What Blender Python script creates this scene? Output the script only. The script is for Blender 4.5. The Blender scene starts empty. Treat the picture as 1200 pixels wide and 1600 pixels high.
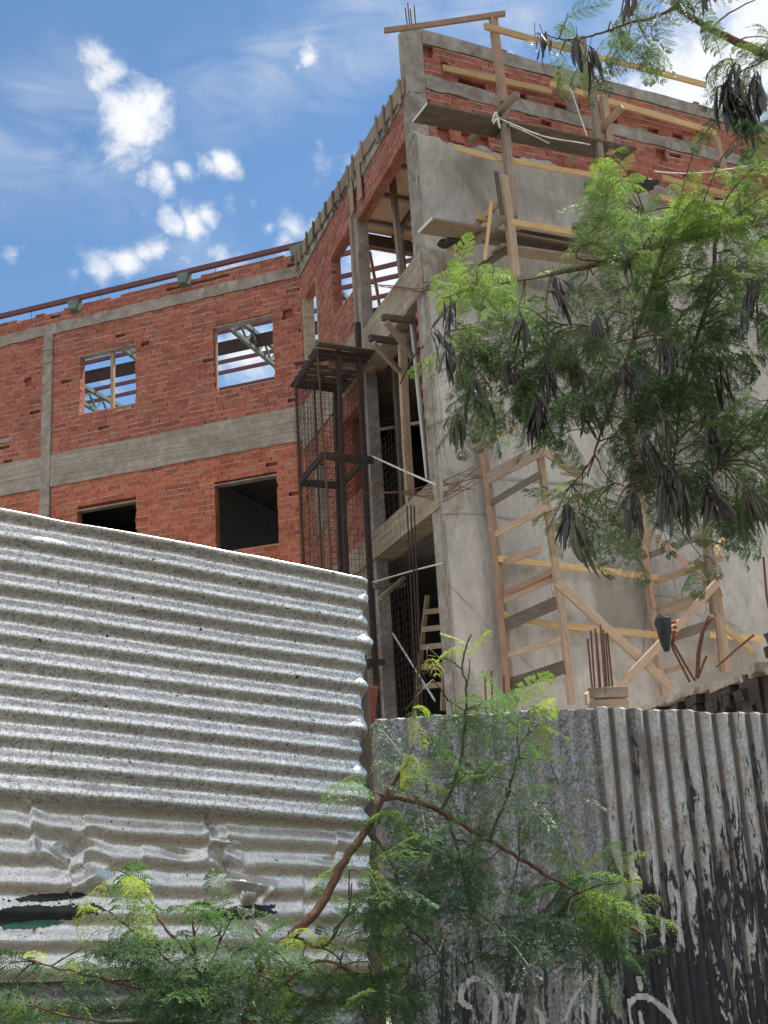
import bpy, math, random
import numpy as np
from mathutils import Vector, Matrix
random.seed(7); rng = np.random.default_rng(7)
S = bpy.context.scene; COL = S.collection

# ------------------------------------------------------------------ camera maths
FPX = 1850.0; TH = math.atan(532/1850.0); PHI = .06; CZ = 1.6
_X = Vector((1,0,0)); _F = Vector((0,math.cos(TH),math.sin(TH))); _U = Vector((0,-math.sin(TH),math.cos(TH)))
RT = _X*math.cos(PHI)-_U*math.sin(PHI); UP = _X*math.sin(PHI)+_U*math.cos(PHI); CAM = Vector((0,0,CZ))
def ray(px, py): return _F + RT*((px-600)/FPX) + UP*((800-py)/FPX)
def at(px, py, Y):                      # point on the sight line at world depth Y
    r = ray(px, py); return CAM + r*(Y/r.y)
class Frame:                            # a vertical plane: origin, direction along, outward normal
    def __init__(s, O, d, flip=True):
        s.O = Vector((O[0],O[1],0)); s.d = Vector((d[0],d[1],0)).normalized()
        n = Vector((s.d.y,-s.d.x,0))
        if flip and n.dot(Vector((0,0,0))-s.O) < 0: n = -n
        s.n = n
    def p(s, a, z, off=0): return s.O + s.d*a + s.n*off + Vector((0,0,z))
    def hit(s, px, py, off=0):
        O = s.O + s.n*off; r = ray(px, py); t = (O-CAM).dot(s.n)/r.dot(s.n); q = CAM+r*t
        return (q-O).dot(s.d), q.z
    def at(s, px, py, off=0):
        a, z = s.hit(px, py, off); return s.p(a, z, off)
def azd(a): a = math.radians(a); return (math.sin(a), math.cos(a))
C0 = Vector((.857,16.978,0))
RF = Frame(C0, azd(63.81)); MF = Frame(C0, azd(-19.27)); J0 = MF.p(7.45,0); LF = Frame(J0, azd(-70.27))

# ------------------------------------------------------------------ mesh helpers
class MB:
    def __init__(s): s.v=[]; s.f=[]
    def quad(s, a,b,c,d):
        n=len(s.v); s.v += [tuple(a),tuple(b),tuple(c),tuple(d)]; s.f.append((n,n+1,n+2,n+3))
    def hexa(s, P):                      # 8 points: bottom 4, top 4
        n=len(s.v); s.v += [tuple(p) for p in P]
        for q in ((0,3,2,1),(4,5,6,7),(0,1,5,4),(1,2,6,5),(2,3,7,6),(3,0,4,7)): s.f.append(tuple(n+i for i in q))
    def box(s, W, a0,a1,z0,z1,o0,o1, j=0):
        P=[W.p(a0,z0,o0),W.p(a1,z0,o0),W.p(a1,z0,o1),W.p(a0,z0,o1),W.p(a0,z1,o0),W.p(a1,z1,o0),W.p(a1,z1,o1),W.p(a0,z1,o1)]
        if j: P=[p+Vector((random.uniform(-j,j),random.uniform(-j,j),random.uniform(-j,j))) for p in P]
        s.hexa(P)
    def tube(s, pts, r, n=6):
        pts=[Vector(p) for p in pts]; R=r if isinstance(r,(list,tuple)) else [r]*len(pts)
        b=len(s.v); prev=None
        for i,p in enumerate(pts):
            t=(pts[min(i+1,len(pts)-1)]-pts[max(i-1,0)])
            if t.length<1e-9: t=Vector((0,0,1))
            t.normalize()
            if prev is None:
                u=t.orthogonal().normalized()
            else:
                u=(prev-t*prev.dot(t)); u=u.normalized() if u.length>1e-6 else t.orthogonal().normalized()
            prev=u; w=t.cross(u)
            for k in range(n):
                a=2*math.pi*k/n; s.v.append(tuple(p+(u*math.cos(a)+w*math.sin(a))*R[i]))
        for i in range(len(pts)-1):
            for k in range(n):
                k2=(k+1)%n; s.f.append((b+i*n+k,b+i*n+k2,b+(i+1)*n+k2,b+(i+1)*n+k))
        s.f.append(tuple(b+k for k in reversed(range(n)))); e=b+(len(pts)-1)*n; s.f.append(tuple(e+k for k in range(n)))
    def build(s, name, m, parent=None, smooth=False, bevel=0):
        V=np.array(s.v); c=(V.min(0)+V.max(0))/2; c[2]=V[:,2].min()
        me=bpy.data.meshes.new(name); me.from_pydata([tuple(v) for v in (V-c)],[],s.f); me.update()
        return link(name, me, m, parent, Matrix.Translation(Vector(c)), smooth, bevel)
def link(name, me, m, parent, M, smooth=False, bevel=0):
    o=bpy.data.objects.new(name, me); COL.objects.link(o)
    if m: me.materials.append(m)
    if parent is not None:
        o.parent=parent; base=Matrix.Identity(4); q=parent
        chain=[]
        while q is not None: chain.append(q); q=q.parent
        for q in reversed(chain): base=base@q.matrix_basis
        M=base.inverted()@M
    o.matrix_basis=M
    if smooth:
        me.polygons.foreach_set('use_smooth',[True]*len(me.polygons))
    if bevel:
        b=o.modifiers.new('bevel','BEVEL'); b.width=bevel; b.segments=1
    return o
def thing(name, label, cat, loc, group=None):
    o=bpy.data.objects.new(name,None); COL.objects.link(o); o.location=loc; o.empty_display_size=.2
    o['label']=label; o['category']=cat
    if group: o['group']=group
    return o
def tag(o,label,cat,group=None):
    o['label']=label; o['category']=cat
    if group: o['group']=group
    return o
def plank(name, p0, p1, w, t, m, parent=None, up=Vector((0,0,1)), warp=.7):
    """board from p0 to p1; w = size along 'up' made square to the run, t = size across. Mesh is local, grain runs along X."""
    p0=Vector(p0); p1=Vector(p1); x=(p1-p0); L=x.length; x.normalize()
    y=up.cross(x)
    if y.length<1e-4: y=x.orthogonal()
    y.normalize(); z=x.cross(y)
    n=max(2,int(L/.35)); V=[]; F=[]
    w0=w*random.uniform(.96,1.04); bow=random.uniform(-1,1)*warp*L*.01
    for i in range(n+1):
        u=i/n; b=bow*math.sin(math.pi*u); jj=[random.uniform(-.0025,.0025) for _ in range(4)]
        for k,(sy,sz) in enumerate(((-1,-1),(1,-1),(1,1),(-1,1))):
            V.append((L*(u-.5)+(random.uniform(-.008,.008) if i in (0,n) else 0), sy*t/2+b*.6+jj[k], sz*w0/2+b+jj[k]))
    for i in range(n):
        for k in range(4):
            k2=(k+1)%4; F.append((4*i+k,4*i+k2,4*(i+1)+k2,4*(i+1)+k))
    F.append((3,2,1,0)); F.append((4*n,4*n+1,4*n+2,4*n+3))
    me=bpy.data.meshes.new(name); me.from_pydata(V,[],F); me.update()
    M=Matrix((x,y,z)).transposed().to_4x4(); M.translation=(p0+p1)/2
    return link(name, me, m, parent, M, bevel=min(.004,t*.12))
def vnoise(x, y, seed=0):                # smooth value noise, arrays
    xi=np.floor(x).astype(int); yi=np.floor(y).astype(int); fx=x-xi; fy=y-yi
    fx=fx*fx*(3-2*fx); fy=fy*fy*(3-2*fy)
    def h(a,b):
        n=(a*374761393+b*668265263+seed*1274126177)&0xffffffff
        n=((n^(n>>13))*1274126177)&0xffffffff
        return ((n^(n>>16))&0xffff)/65535.0
    return (h(xi,yi)*(1-fx)+h(xi+1,yi)*fx)*(1-fy)+(h(xi,yi+1)*(1-fx)+h(xi+1,yi+1)*fx)*fy

# ------------------------------------------------------------------ materials
class NT:
    def __init__(s,name):
        s.m=bpy.data.materials.new(name); s.m.use_nodes=True; s.t=s.m.node_tree; s.t.nodes.clear()
        s.out=s.n('ShaderNodeOutputMaterial'); s.b=s.n('ShaderNodeBsdfPrincipled'); s.l(s.b.outputs[0],s.out.inputs[0])
        s.tc=s.n('ShaderNodeTexCoord')
    def n(s,t,**k):
        o=s.t.nodes.new(t)
        for a,v in k.items(): setattr(o,a,v)
        return o
    def l(s,a,b): s.t.links.new(a,b)
    def coord(s, scale=(1,1,1), world=True):
        mp=s.n('ShaderNodeMapping'); mp.inputs['Scale'].default_value=scale
        if world:
            g=s.n('ShaderNodeNewGeometry'); s.l(g.outputs['Position'],mp.inputs[0])
        else:
            s.l(s.tc.outputs['Object'],mp.inputs[0])
            oi=s.n('ShaderNodeObjectInfo'); ml=s.n('ShaderNodeMath',operation='MULTIPLY'); ml.inputs[1].default_value=37
            s.l(oi.outputs['Random'],ml.inputs[0]); s.l(ml.outputs[0],mp.inputs['Location'])
        return mp.outputs[0]
    def noise(s,vec,scale,detail=5,rough=.55,dist=0):
        o=s.n('ShaderNodeTexNoise'); o.inputs['Scale'].default_value=scale; o.inputs['Detail'].default_value=detail
        o.inputs['Roughness'].default_value=rough; o.inputs['Distortion'].default_value=dist; s.l(vec,o.inputs['Vector']); return o.outputs['Fac']
    def ramp(s,fac,stops):
        r=s.n('ShaderNodeValToRGB'); e=r.color_ramp.elements
        while len(e)<len(stops): e.new(.5)
        for el,(p,c) in zip(e,stops):
            el.position=p; el.color=(c[0],c[1],c[2],1) if not isinstance(c,(int,float)) else (c,c,c,1)
        s.l(fac,r.inputs[0]); return r.outputs[0]
    def mix(s,fac,a,b,mode='MIX'):
        o=s.n('ShaderNodeMix',data_type='RGBA',blend_type=mode)
        for sock,v in ((o.inputs[0],fac),(o.inputs[6],a),(o.inputs[7],b)):
            if isinstance(v,(int,float)): sock.default_value=v
            elif isinstance(v,tuple): sock.default_value=(v[0],v[1],v[2],1)
            else: s.l(v,sock)
        return o.outputs[2]
    def math(s,op,a,b=0,c=None,clamp=False):
        o=s.n('ShaderNodeMath',operation=op); o.use_clamp=clamp
        for i,v in enumerate((a,b,c)):
            if v is None: continue
            if isinstance(v,(int,float)): o.inputs[i].default_value=v
            else: s.l(v,o.inputs[i])
        return o.outputs[0]
    def bump(s,h,strength=.4,dist=.02):
        o=s.n('ShaderNodeBump'); o.inputs['Strength'].default_value=strength; o.inputs['Distance'].default_value=dist
        s.l(h,o.inputs['Height']); s.l(o.outputs[0],s.b.inputs['Normal'])
    def fin(s,color,rough=.85,metal=0,spec=.3):
        for k,v in (('Base Color',color),('Roughness',rough),('Metallic',metal)):
            i=s.b.inputs[k]
            if isinstance(v,(int,float)): i.default_value=v
            elif isinstance(v,tuple): i.default_value=(v[0],v[1],v[2],1)
            else: s.l(v,i)
        s.b.inputs['Specular IOR Level'].default_value=spec
        return s.m
def m_brick(name='brick', tint=(1,1,1)):
    N=NT(name); g=N.n('ShaderNodeNewGeometry'); v=N.coord()
    c=lambda a:tuple(a[i]*tint[i]*(.98,1.10,1.12)[i] for i in range(3))
    base=N.ramp(g.outputs['Random Per Island'],[(0,c((.29,.092,.070))),(.25,c((.37,.118,.084))),(.6,c((.41,.130,.092))),(.92,c((.45,.152,.106))),(1,c((.34,.16,.13)))])
    n1=N.noise(v,1.3,6,.6); n2=N.noise(v,14,6,.65)
    b=N.mix(1.0,base,N.ramp(n1,[(.3,.84),(.7,1.10)]),'MULTIPLY')
    b=N.mix(1.0,b,N.ramp(n2,[(.25,.62),(.75,1.2)]),'MULTIPLY')
    dust=N.ramp(N.noise(v,5,8,.7),[(.56,0.),(.8,.5)])
    b=N.mix(dust,b,(.42,.32,.27))
    N.bump(N.noise(v,60,6,.6),.5,.01); return N.fin(b,.92,0,.2)
def m_mortar():
    N=NT('mortar'); v=N.coord(); b=N.ramp(N.noise(v,9,5),[(.3,(.34,.20,.16)),(.7,(.52,.38,.32))])
    N.bump(N.noise(v,50),.6,.02); return N.fin(b,.95)
def m_conc(name,a,b,boards=0,stain=(.16,.12,.09),st=.5,sc=1.):
    N=NT(name); v=N.coord()
    base=N.ramp(N.noise(v,2.2*sc,8,.62,.3),[(.28,tuple(x*1.12 for x in a)),(.72,tuple(x*1.18 for x in b))])
    if boards:
        vb=N.coord((.35,.35,9.0)); base=N.mix(1.0,base,N.ramp(N.noise(vb,2.2,5,.6),[(.35,.74),(.6,1.08)]),'MULTIPLY')
    f=N.ramp(N.noise(v,1.1*sc,8,.7,.6),[(.50,0.),(.72,st)]); base=N.mix(f,base,stain)
    f2=N.ramp(N.noise(v,9,10,.75),[(.3,.75),(.62,1.1)]); base=N.mix(1.0,base,f2,'MULTIPLY')
    h=N.math('ADD',N.noise(v,45,6,.7),N.math('MULTIPLY',N.noise(v,6,4),2.))
    N.bump(h,.45,.02); return N.fin(base,.93,0,.2)
def m_plaster():
    N=NT('cement_plaster'); v=N.coord(); v3=N.coord((1,1,.42))
    base=N.ramp(N.noise(v,.75,8,.62,.9),[(.30,(.385,.362,.338)),(.5,(.485,.463,.44)),(.72,(.57,.545,.52))])
    base=N.mix(1.0,base,N.ramp(N.noise(v3,4.5,10,.7,1.6),[(.28,.76),(.5,.98),(.75,1.14)]),'MULTIPLY')
    # damp patches
    f=N.ramp(N.noise(v,.55,5,.55,.5),[(.52,0.),(.62,.7)]); base=N.mix(f,base,(.25,.225,.19))
    vd=N.coord((2.2,2.2,.20)); dr=N.ramp(N.noise(vd,2.6,7,.65,.3),[(.58,0.),(.68,.26)]); base=N.mix(dr,base,(.22,.19,.165))
    # crazing cracks
    vo=N.n('ShaderNodeTexVoronoi',feature='DISTANCE_TO_EDGE'); vo.inputs['Scale'].default_value=.75
    wv=N.mix(.3,N.coord((1,1,.5)),N.n('ShaderNodeTexNoise').outputs['Color'],'ADD'); N.l(wv,vo.inputs['Vector'])
    cr=N.ramp(vo.outputs['Distance'],[(.0,.6),(.012,0.)]); base=N.mix(N.math('MULTIPLY',cr,N.ramp(N.noise(v,.9,3),[(.45,0.),(.6,1.)])),base,(.13,.10,.085))
    f3=N.ramp(N.noise(v,2.4,9,.75,1.),[(.60,0.),(.74,.35)]); base=N.mix(f3,base,(.50,.47,.44))
    h=N.math('ADD',N.noise(v,30,7,.7),N.math('MULTIPLY',N.noise(v3,3.5,6,.6,1.5),4.))
    N.bump(h,.8,.025); return N.fin(base,.92,0,.2)
def m_wood(name,a,b,dirt=.35,dc=(.13,.10,.08)):
    N=NT(name); v=N.coord((1.2,14,14),False); v2=N.coord((1,1,1),False); oi=N.n('ShaderNodeObjectInfo')
    base=N.ramp(N.noise(v,2.6,7,.65,.4),[(.3,a),(.7,b)])
    base=N.mix(1.0,base,N.ramp(oi.outputs['Random'],[(0,.78),(1,1.15)]),'MULTIPLY')
    f=N.ramp(N.noise(v2,2.6,7,.7),[(.45,0.),(.72,dirt)]); base=N.mix(f,base,dc)
    sp=N.ramp(N.noise(v2,7,7,.8),[(.58,0.),(.68,.6)]); base=N.mix(sp,base,(.42,.40,.37))
    N.bump(N.noise(v,6,6,.6),.45,.006); return N.fin(base,.85,0,.25)
def m_metal_dark(name='dark_steel',c=(.035,.03,.032)):
    N=NT(name); v=N.coord(); b=N.ramp(N.noise(v,12,6,.7),[(.4,c),(.7,(c[0]*2+.02,c[1]*1.6+.01,c[2]*1.3))])
    return N.fin(b,.7,.0,.3)
def m_galv(name, rust=.3, spang=1., lo=.30, hi=.80, dirt_shade_c=(.17,.125,.085)):
    N=NT(name); v=N.coord()
    vo=N.n('ShaderNodeTexVoronoi'); vo.inputs['Scale'].default_value=170*spang; vo.inputs['Randomness'].default_value=1
    wv=N.mix(.02,v,N.n('ShaderNodeTexNoise').outputs['Color'],'ADD'); N.l(v,vo.inputs['Vector'])
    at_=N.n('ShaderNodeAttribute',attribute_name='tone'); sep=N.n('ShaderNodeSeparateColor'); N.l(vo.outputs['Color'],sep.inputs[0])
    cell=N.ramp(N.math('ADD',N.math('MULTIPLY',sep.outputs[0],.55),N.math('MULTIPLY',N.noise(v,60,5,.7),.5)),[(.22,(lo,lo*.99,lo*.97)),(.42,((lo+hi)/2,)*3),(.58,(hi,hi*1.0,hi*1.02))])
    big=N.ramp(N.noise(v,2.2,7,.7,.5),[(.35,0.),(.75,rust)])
    big=N.math('ADD',N.math('MULTIPLY',big,.28),N.math('MULTIPLY',N.ramp(at_.outputs['Fac'],[(.08,.75),(.38,0.)]),N.ramp(N.noise(v,26,6,.7),[(.3,.65),(.7,1.)])),None,True)  # dirt plus painted ridge shade: down-facing flanks are coloured darker
    base=N.mix(big,cell,N.mix(1.0,cell,tuple(x*2.3 for x in dirt_shade_c),'MULTIPLY'))
    vs=N.coord((1,1,.22)); 
    spots=N.ramp(N.noise(v,17,4,.6),[(.70,0.),(.735,.95)]); base=N.mix(spots,base,(.23,.095,.045))
    pin=N.ramp(N.noise(v,48,3,.5),[(.70,0.),(.73,1.)]); base=N.mix(pin,base,(.05,.045,.04))
    met=N.math('SUBTRACT',.85,N.math('MULTIPLY',big,.75))
    rough=N.ramp(N.noise(v,30,5,.6),[(.3,.32),(.7,.50)])
    h=N.math('ADD',sep.outputs[0],N.math('MULTIPLY',N.noise(v,9,5,.6),2.5))
    N.bump(h,.16,.004)
    return N.fin(base,rough,met,.5)
def m_painted_sheet(name, bias, groove=1., g0=(.20,.195,.19), g1=(.52,.52,.525)):
    """galvanised sheet with black paint flaking off in upright streaks, more of it left lower down"""
    N=NT(name); g=N.n('ShaderNodeNewGeometry'); sp=N.n('ShaderNodeSeparateXYZ'); N.l(g.outputs['Position'],sp.inputs[0])
    v=N.coord(); vs=N.coord((1,1,.22))
    gal=N.ramp(N.noise(v,70,6,.75),[(.34,g0),(.64,g1)])
    gal=N.mix(N.ramp(N.noise(v,6,6,.7),[(.45,0.),(.7,.6)]),gal,(.22,.18,.15))
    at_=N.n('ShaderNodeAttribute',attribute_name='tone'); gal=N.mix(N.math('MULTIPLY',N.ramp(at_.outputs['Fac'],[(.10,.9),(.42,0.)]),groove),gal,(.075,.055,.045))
    n=N.math('ADD',N.math('MULTIPLY',N.noise(vs,30,9,.66,.8),.80),N.math('MULTIPLY',N.noise(vs,6.0,5,.6),.40))
    n=N.math('ADD',n,N.math('MULTIPLY',N.noise(v,55,5,.65),.16))
    hgt=N.math('MULTIPLY',N.math('SUBTRACT',1.85,sp.outputs[2]),.17)
    k=N.math('ADD',N.math('ADD',n,hgt),bias)
    mask=N.ramp(k,[(.62,0.),(.655,1.)])
    blk=N.ramp(N.noise(v,20,6,.7),[(.3,(.012,.012,.016)),(.7,(.035,.033,.04))])
    edge=N.mix(N.ramp(N.noise(vs,7,6,.7),[(.55,0.),(.65,.8)]),gal,(.15,.12,.11))
    b=N.mix(mask,edge,blk)
    N.bump(mask,.25,.003)
    return N.fin(b,N.math('SUBTRACT',.62,N.math('MULTIPLY',mask,.12)),N.math('MULTIPLY',N.math('SUBTRACT',1,mask),.25),.4)
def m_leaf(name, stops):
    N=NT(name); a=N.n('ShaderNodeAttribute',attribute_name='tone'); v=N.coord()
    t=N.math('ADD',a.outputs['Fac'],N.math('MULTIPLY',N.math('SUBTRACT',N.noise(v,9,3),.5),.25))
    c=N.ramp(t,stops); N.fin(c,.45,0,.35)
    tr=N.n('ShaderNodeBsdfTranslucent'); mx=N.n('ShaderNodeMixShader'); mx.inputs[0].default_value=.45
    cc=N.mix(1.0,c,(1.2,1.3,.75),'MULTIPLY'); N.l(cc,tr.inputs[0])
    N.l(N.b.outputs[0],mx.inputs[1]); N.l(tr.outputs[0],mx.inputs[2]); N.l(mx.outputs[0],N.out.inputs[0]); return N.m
def m_simple(name,a,b,scale=6,rough=.8,spec=.3,bs=.3,metal=0):
    N=NT(name); v=N.coord(); c=N.ramp(N.noise(v,scale,6,.65),[(.3,a),(.7,b)]); N.bump(N.noise(v,scale*5),bs,.01); return N.fin(c,rough,metal,spec)

BRICK=m_brick(); BRICKO=m_brick('orange_brick',(1.22,1.12,.98)); BRICKM=m_brick('cooler_brick',(.92,1.,1.02)); MORTAR=m_mortar()  # BRICKM is tinted slightly less red
CONC=m_conc('cast_concrete',(.23,.205,.175),(.37,.34,.30),1,(.15,.12,.10),.4)
CONC_R=m_conc('rough_concrete',(.19,.165,.145),(.37,.345,.315),0,(.12,.095,.08),.7,1.6)
CONC_Y=m_conc('board_marked_concrete',(.27,.225,.165),(.40,.35,.275),1,(.22,.17,.11),.4)
PLASTER=m_plaster()
WNEW=m_wood('new_pine',(.48,.32,.155),(.63,.45,.24),.35,(.30,.20,.11))
WPINK=m_wood('reddish_pine',(.29,.185,.13),(.42,.285,.205),.4)
WTAN=m_wood('tan_pine',(.31,.225,.16),(.45,.34,.25),.45,(.22,.15,.10))
WGREY=m_wood('weathered_wood',(.20,.155,.12),(.34,.28,.225),.45)
WDARK=m_wood('dark_old_wood',(.085,.068,.055),(.17,.14,.115),.5,(.06,.05,.045))
STEEL=m_metal_dark(); PURLIN=m_simple('purlin_red_oxide',(.11,.045,.055),(.16,.07,.08),8,.6)
TRUSSG=m_simple('truss_green_paint',(.10,.135,.115),(.18,.22,.19),7,.6)
REBAR=m_simple('rusty_rebar',(.10,.045,.03),(.19,.095,.06),40,.85)
ROPE=m_simple('white_rope',(.55,.53,.50),(.72,.70,.67),60,.85)
WHITEP=m_simple('white_end_paint',(.62,.62,.62),(.78,.78,.77),20,.6)
PIPE=m_simple('pale_pipe',(.46,.46,.47),(.6,.6,.6),8,.45)
PLY=m_simple('plywood_soffit',(.52,.36,.24),(.66,.48,.34),1.2,.8,.2)
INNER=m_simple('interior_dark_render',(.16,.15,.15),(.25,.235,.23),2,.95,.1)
GALV1=m_galv('galvanised_spangle',.65,1.05,.40,.99,(.095,.075,.063)); GALV2=m_galv('worn_galvanised',.95,1.3,.50,.80,(.26,.21,.17)); GALV3=m_galv('shaded_dull_galvanised',1.0,.7,.16,.36,(.055,.042,.034))  # GALV3 has the foliage shade painted into its dark brownish colour
PAINT1=m_painted_sheet('flaking_black_paint',-.125,1.,(.30,.30,.30),(.66,.66,.67)); PAINTA=m_painted_sheet('mottled_grey_sheet',-.22,.30,(.05,.05,.055),(.50,.515,.54)); PAINT2=m_painted_sheet('flaking_black_paint_edge',-.125,1.,(.26,.26,.26),(.55,.55,.56))
BARK=m_simple('bark',(.13,.085,.06),(.24,.17,.125),30,.9,.2,.6); BARKR=m_simple('red_brown_bark',(.10,.052,.033),(.20,.115,.075),30,.8,.3,.5)
STEMG=m_simple('green_stem',(.045,.05,.025),(.10,.11,.05),30,.6)
POD=m_simple('pod_brown',(.022,.020,.018),(.065,.05,.042),14,.42,.6); PODG=m_simple('pod_olive',(.05,.055,.035),(.13,.12,.07),14,.4,.6)
LEAFT=m_leaf('tree_leaf',[(.05,(.080,.120,.080)),(.4,(.125,.185,.088)),(.7,(.18,.27,.08)),(1,(.30,.38,.10))])
LEAFS=m_leaf('shrub_leaf',[(.05,(.055,.10,.068)),(.4,(.095,.165,.085)),(.7,(.20,.30,.08)),(1,(.42,.48,.09))])
BLACK=m_simple('black_plastic',(.012,.012,.013),(.03,.03,.03),14,.45,.5)

# ------------------------------------------------------------------ world, sun, camera
SUN_EL, SUN_AZ = 62, 56
W=bpy.data.worlds.new('World'); S.world=W; W.use_nodes=True; T=W.node_tree; T.nodes.clear()
def wn(t,**k):
    o=T.nodes.new(t)
    for a,v in k.items(): setattr(o,a,v)
    return o
wo=wn('ShaderNodeOutputWorld'); bg=wn('ShaderNodeBackground'); T.links.new(bg.outputs[0],wo.inputs[0])
sky=wn('ShaderNodeTexSky',sky_type='NISHITA'); sky.sun_disc=False; sky.sun_elevation=math.radians(SUN_EL); sky.sun_rotation=math.radians(SUN_AZ)
sky.air_density=1.0; sky.dust_density=.15; sky.ozone_density=1.6
SKY_STR=.08; bg.inputs[1].default_value=SKY_STR
tc=wn('ShaderNodeTexCoord')
def wmath(op,a,b=0,clamp=False):
    o=wn('ShaderNodeMath',operation=op); o.use_clamp=clamp
    for i,v in enumerate((a,b)):
        if isinstance(v,(int,float)): o.inputs[i].default_value=v
        else: T.links.new(v,o.inputs[i])
    return o.outputs[0]
def wnoise(vec,scale,detail=8,rough=.6,dist=0):
    o=wn('ShaderNodeTexNoise'); o.inputs['Scale'].default_value=scale; o.inputs['Detail'].default_value=detail; o.inputs['Roughness'].default_value=rough; o.inputs['Distortion'].default_value=dist
    T.links.new(vec,o.inputs['Vector']); return o
def wvec(op,a,b):
    o=wn('ShaderNodeVectorMath',operation=op)
    for i,v in enumerate((a,b)):
        if isinstance(v,(tuple,Vector)): o.inputs[i].default_value=tuple(v)
        else: T.links.new(v,o.inputs[i])
    return o
D=tc.outputs['Generated']
w1=wnoise(D,14,6,.6); off=wvec('SUBTRACT',w1.outputs['Color'],(.5,.5,.5)); sc=wvec('MULTIPLY',off.outputs[0],(.04,.04,.04))
DW=wvec('ADD',D,sc.outputs[0]).outputs[0]
def blobs(lst, soft):
    acc=None
    for (px,py,r,s) in lst:
        c=ray(px,py).normalized(); d=wvec('DISTANCE',DW,c).outputs['Value']
        m=wn('ShaderNodeMapRange'); m.interpolation_type='SMOOTHSTEP' if soft else 'LINEAR'
        m.inputs[1].default_value=r/1850; m.inputs[2].default_value=0; m.inputs[3].default_value=0; m.inputs[4].default_value=s
        T.links.new(d,m.inputs[0]); acc=m.outputs[0] if acc is None else wmath('MAXIMUM',acc,m.outputs[0])
    return acc
cum=blobs([(138,92,40,.75),(155,130,50,.9),(175,165,60,.9),(205,190,85,1.15),(235,170,60,1.),(185,235,55,.9),(322,264,38,1.),(350,254,44,1.1),(374,266,26,.7),(290,276,34,.9),(258,286,34,.85),(270,302,28,.7),(232,292,30,.6),
    (225,335,32,.6),(262,350,36,.85),(270,350,34,.9),(300,348,40,1.),(328,336,32,.85),(360,324,30,.6),(390,322,30,.5),(245,388,44,1.),(205,408,50,.9),(160,424,48,.9),(125,432,30,.7),(285,405,48,.75),(330,402,44,.6),(370,398,36,.5),
    (415,362,30,.75),(455,358,50,.9),(440,382,50,.8),(490,350,35,.7),(475,85,36,.85),(460,100,28,.7),(510,252,50,.65),(545,245,40,.6),(480,272,26,.45),(20,395,34,.6),(18,320,60,.4),(60,330,50,.35),(620,95,30,.5),
    (1180,60,200,1.15),(1080,110,170,1.1),(1010,150,130,1.0),(1150,150,170,1.1),(960,120,90,.7),(1250,200,200,.9),(1350,80,200,.8),(800,82,26,.5),(990,40,70,.55),(600,430,160,1.0),(640,560,120,1.),(380,560,110,1.0),(480,480,80,.9),(170,590,60,.5),
    (-250,300,160,.9),(-500,100,220,.8),(1700,300,300,.9),(1500,-200,250,.8),(300,-500,260,.7),(900,-700,300,.8),(-300,-400,200,.7),(900,500,300,.8),(2300,500,400,.9),(-1200,500,400,.9)],False)
wis=blobs([(90,210,170,.6),(60,180,120,.6),(10,230,130,.55),(200,250,130,.45),(330,140,110,.55),(430,100,120,.75),(500,90,120,.8),(550,55,120,.75),(640,20,120,.75),(720,10,120,.75),(800,10,120,.7),(880,20,100,.4),(1050,60,260,.6),(300,400,120,.35),(600,250,60,.2),(1150,100,300,.6)],True)
# added unseen bright cloud behind the camera and overhead, lights the shaded faces
fill_cloud=wn('ShaderNodeMapRange'); fill_cloud.inputs[1].default_value=1.45; fill_cloud.inputs[2].default_value=.95; fill_cloud.inputs[3].default_value=0; fill_cloud.inputs[4].default_value=1.15
T.links.new(wvec('DISTANCE',DW,Vector((-.25,-1,1.0)).normalized()).outputs['Value'],fill_cloud.inputs[0]); cum=wmath('MAXIMUM',cum,fill_cloud.outputs[0])
nz=wnoise(D,21,12,.64,.3).outputs['Fac']; nz2=wnoise(D,70,8,.65).outputs['Fac']
nn=wmath('ADD',wmath('MULTIPLY',nz,.78),wmath('MULTIPLY',nz2,.22))
dens=wmath('ADD',cum,wmath('MULTIPLY',wmath('SUBTRACT',nn,.5),2.2))
cm=wn('ShaderNodeMapRange'); cm.interpolation_type='SMOOTHSTEP'; cm.inputs[1].default_value=.24; cm.inputs[2].default_value=.98; T.links.new(dens,cm.inputs[0])
cmask=wmath('MULTIPLY',cm.outputs[0],wmath('MINIMUM',wmath('MULTIPLY',cum,4),1))
st=wn('ShaderNodeMapping'); st.inputs['Scale'].default_value=(7,9,22); st.inputs['Rotation'].default_value=(0,math.radians(-18),0); T.links.new(D,st.inputs[0])
wz=wnoise(st.outputs[0],1.3,8,.6,.8).outputs['Fac']
wm=wn('ShaderNodeMapRange'); wm.inputs[1].default_value=.34; wm.inputs[2].default_value=.72; T.links.new(wz,wm.inputs[0])
wmask=wmath('MULTIPLY',wm.outputs[0],wis)
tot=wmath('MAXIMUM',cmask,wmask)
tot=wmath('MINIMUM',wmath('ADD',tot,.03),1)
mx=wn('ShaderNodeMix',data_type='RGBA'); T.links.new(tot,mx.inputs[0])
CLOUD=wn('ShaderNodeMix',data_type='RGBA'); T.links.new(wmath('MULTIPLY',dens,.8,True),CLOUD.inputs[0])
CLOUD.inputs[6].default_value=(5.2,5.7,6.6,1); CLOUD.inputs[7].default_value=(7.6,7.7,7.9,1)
tint=wn('ShaderNodeMix',data_type='RGBA',blend_type='MULTIPLY'); tint.inputs[0].default_value=1; tint.inputs[7].default_value=(.80,1.03,1.14,1); T.links.new(sky.outputs[0],tint.inputs[6]); T.links.new(tint.outputs[2],mx.inputs[6]); T.links.new(CLOUD.outputs[2],mx.inputs[7]); T.links.new(mx.outputs[2],bg.inputs[0])

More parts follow.
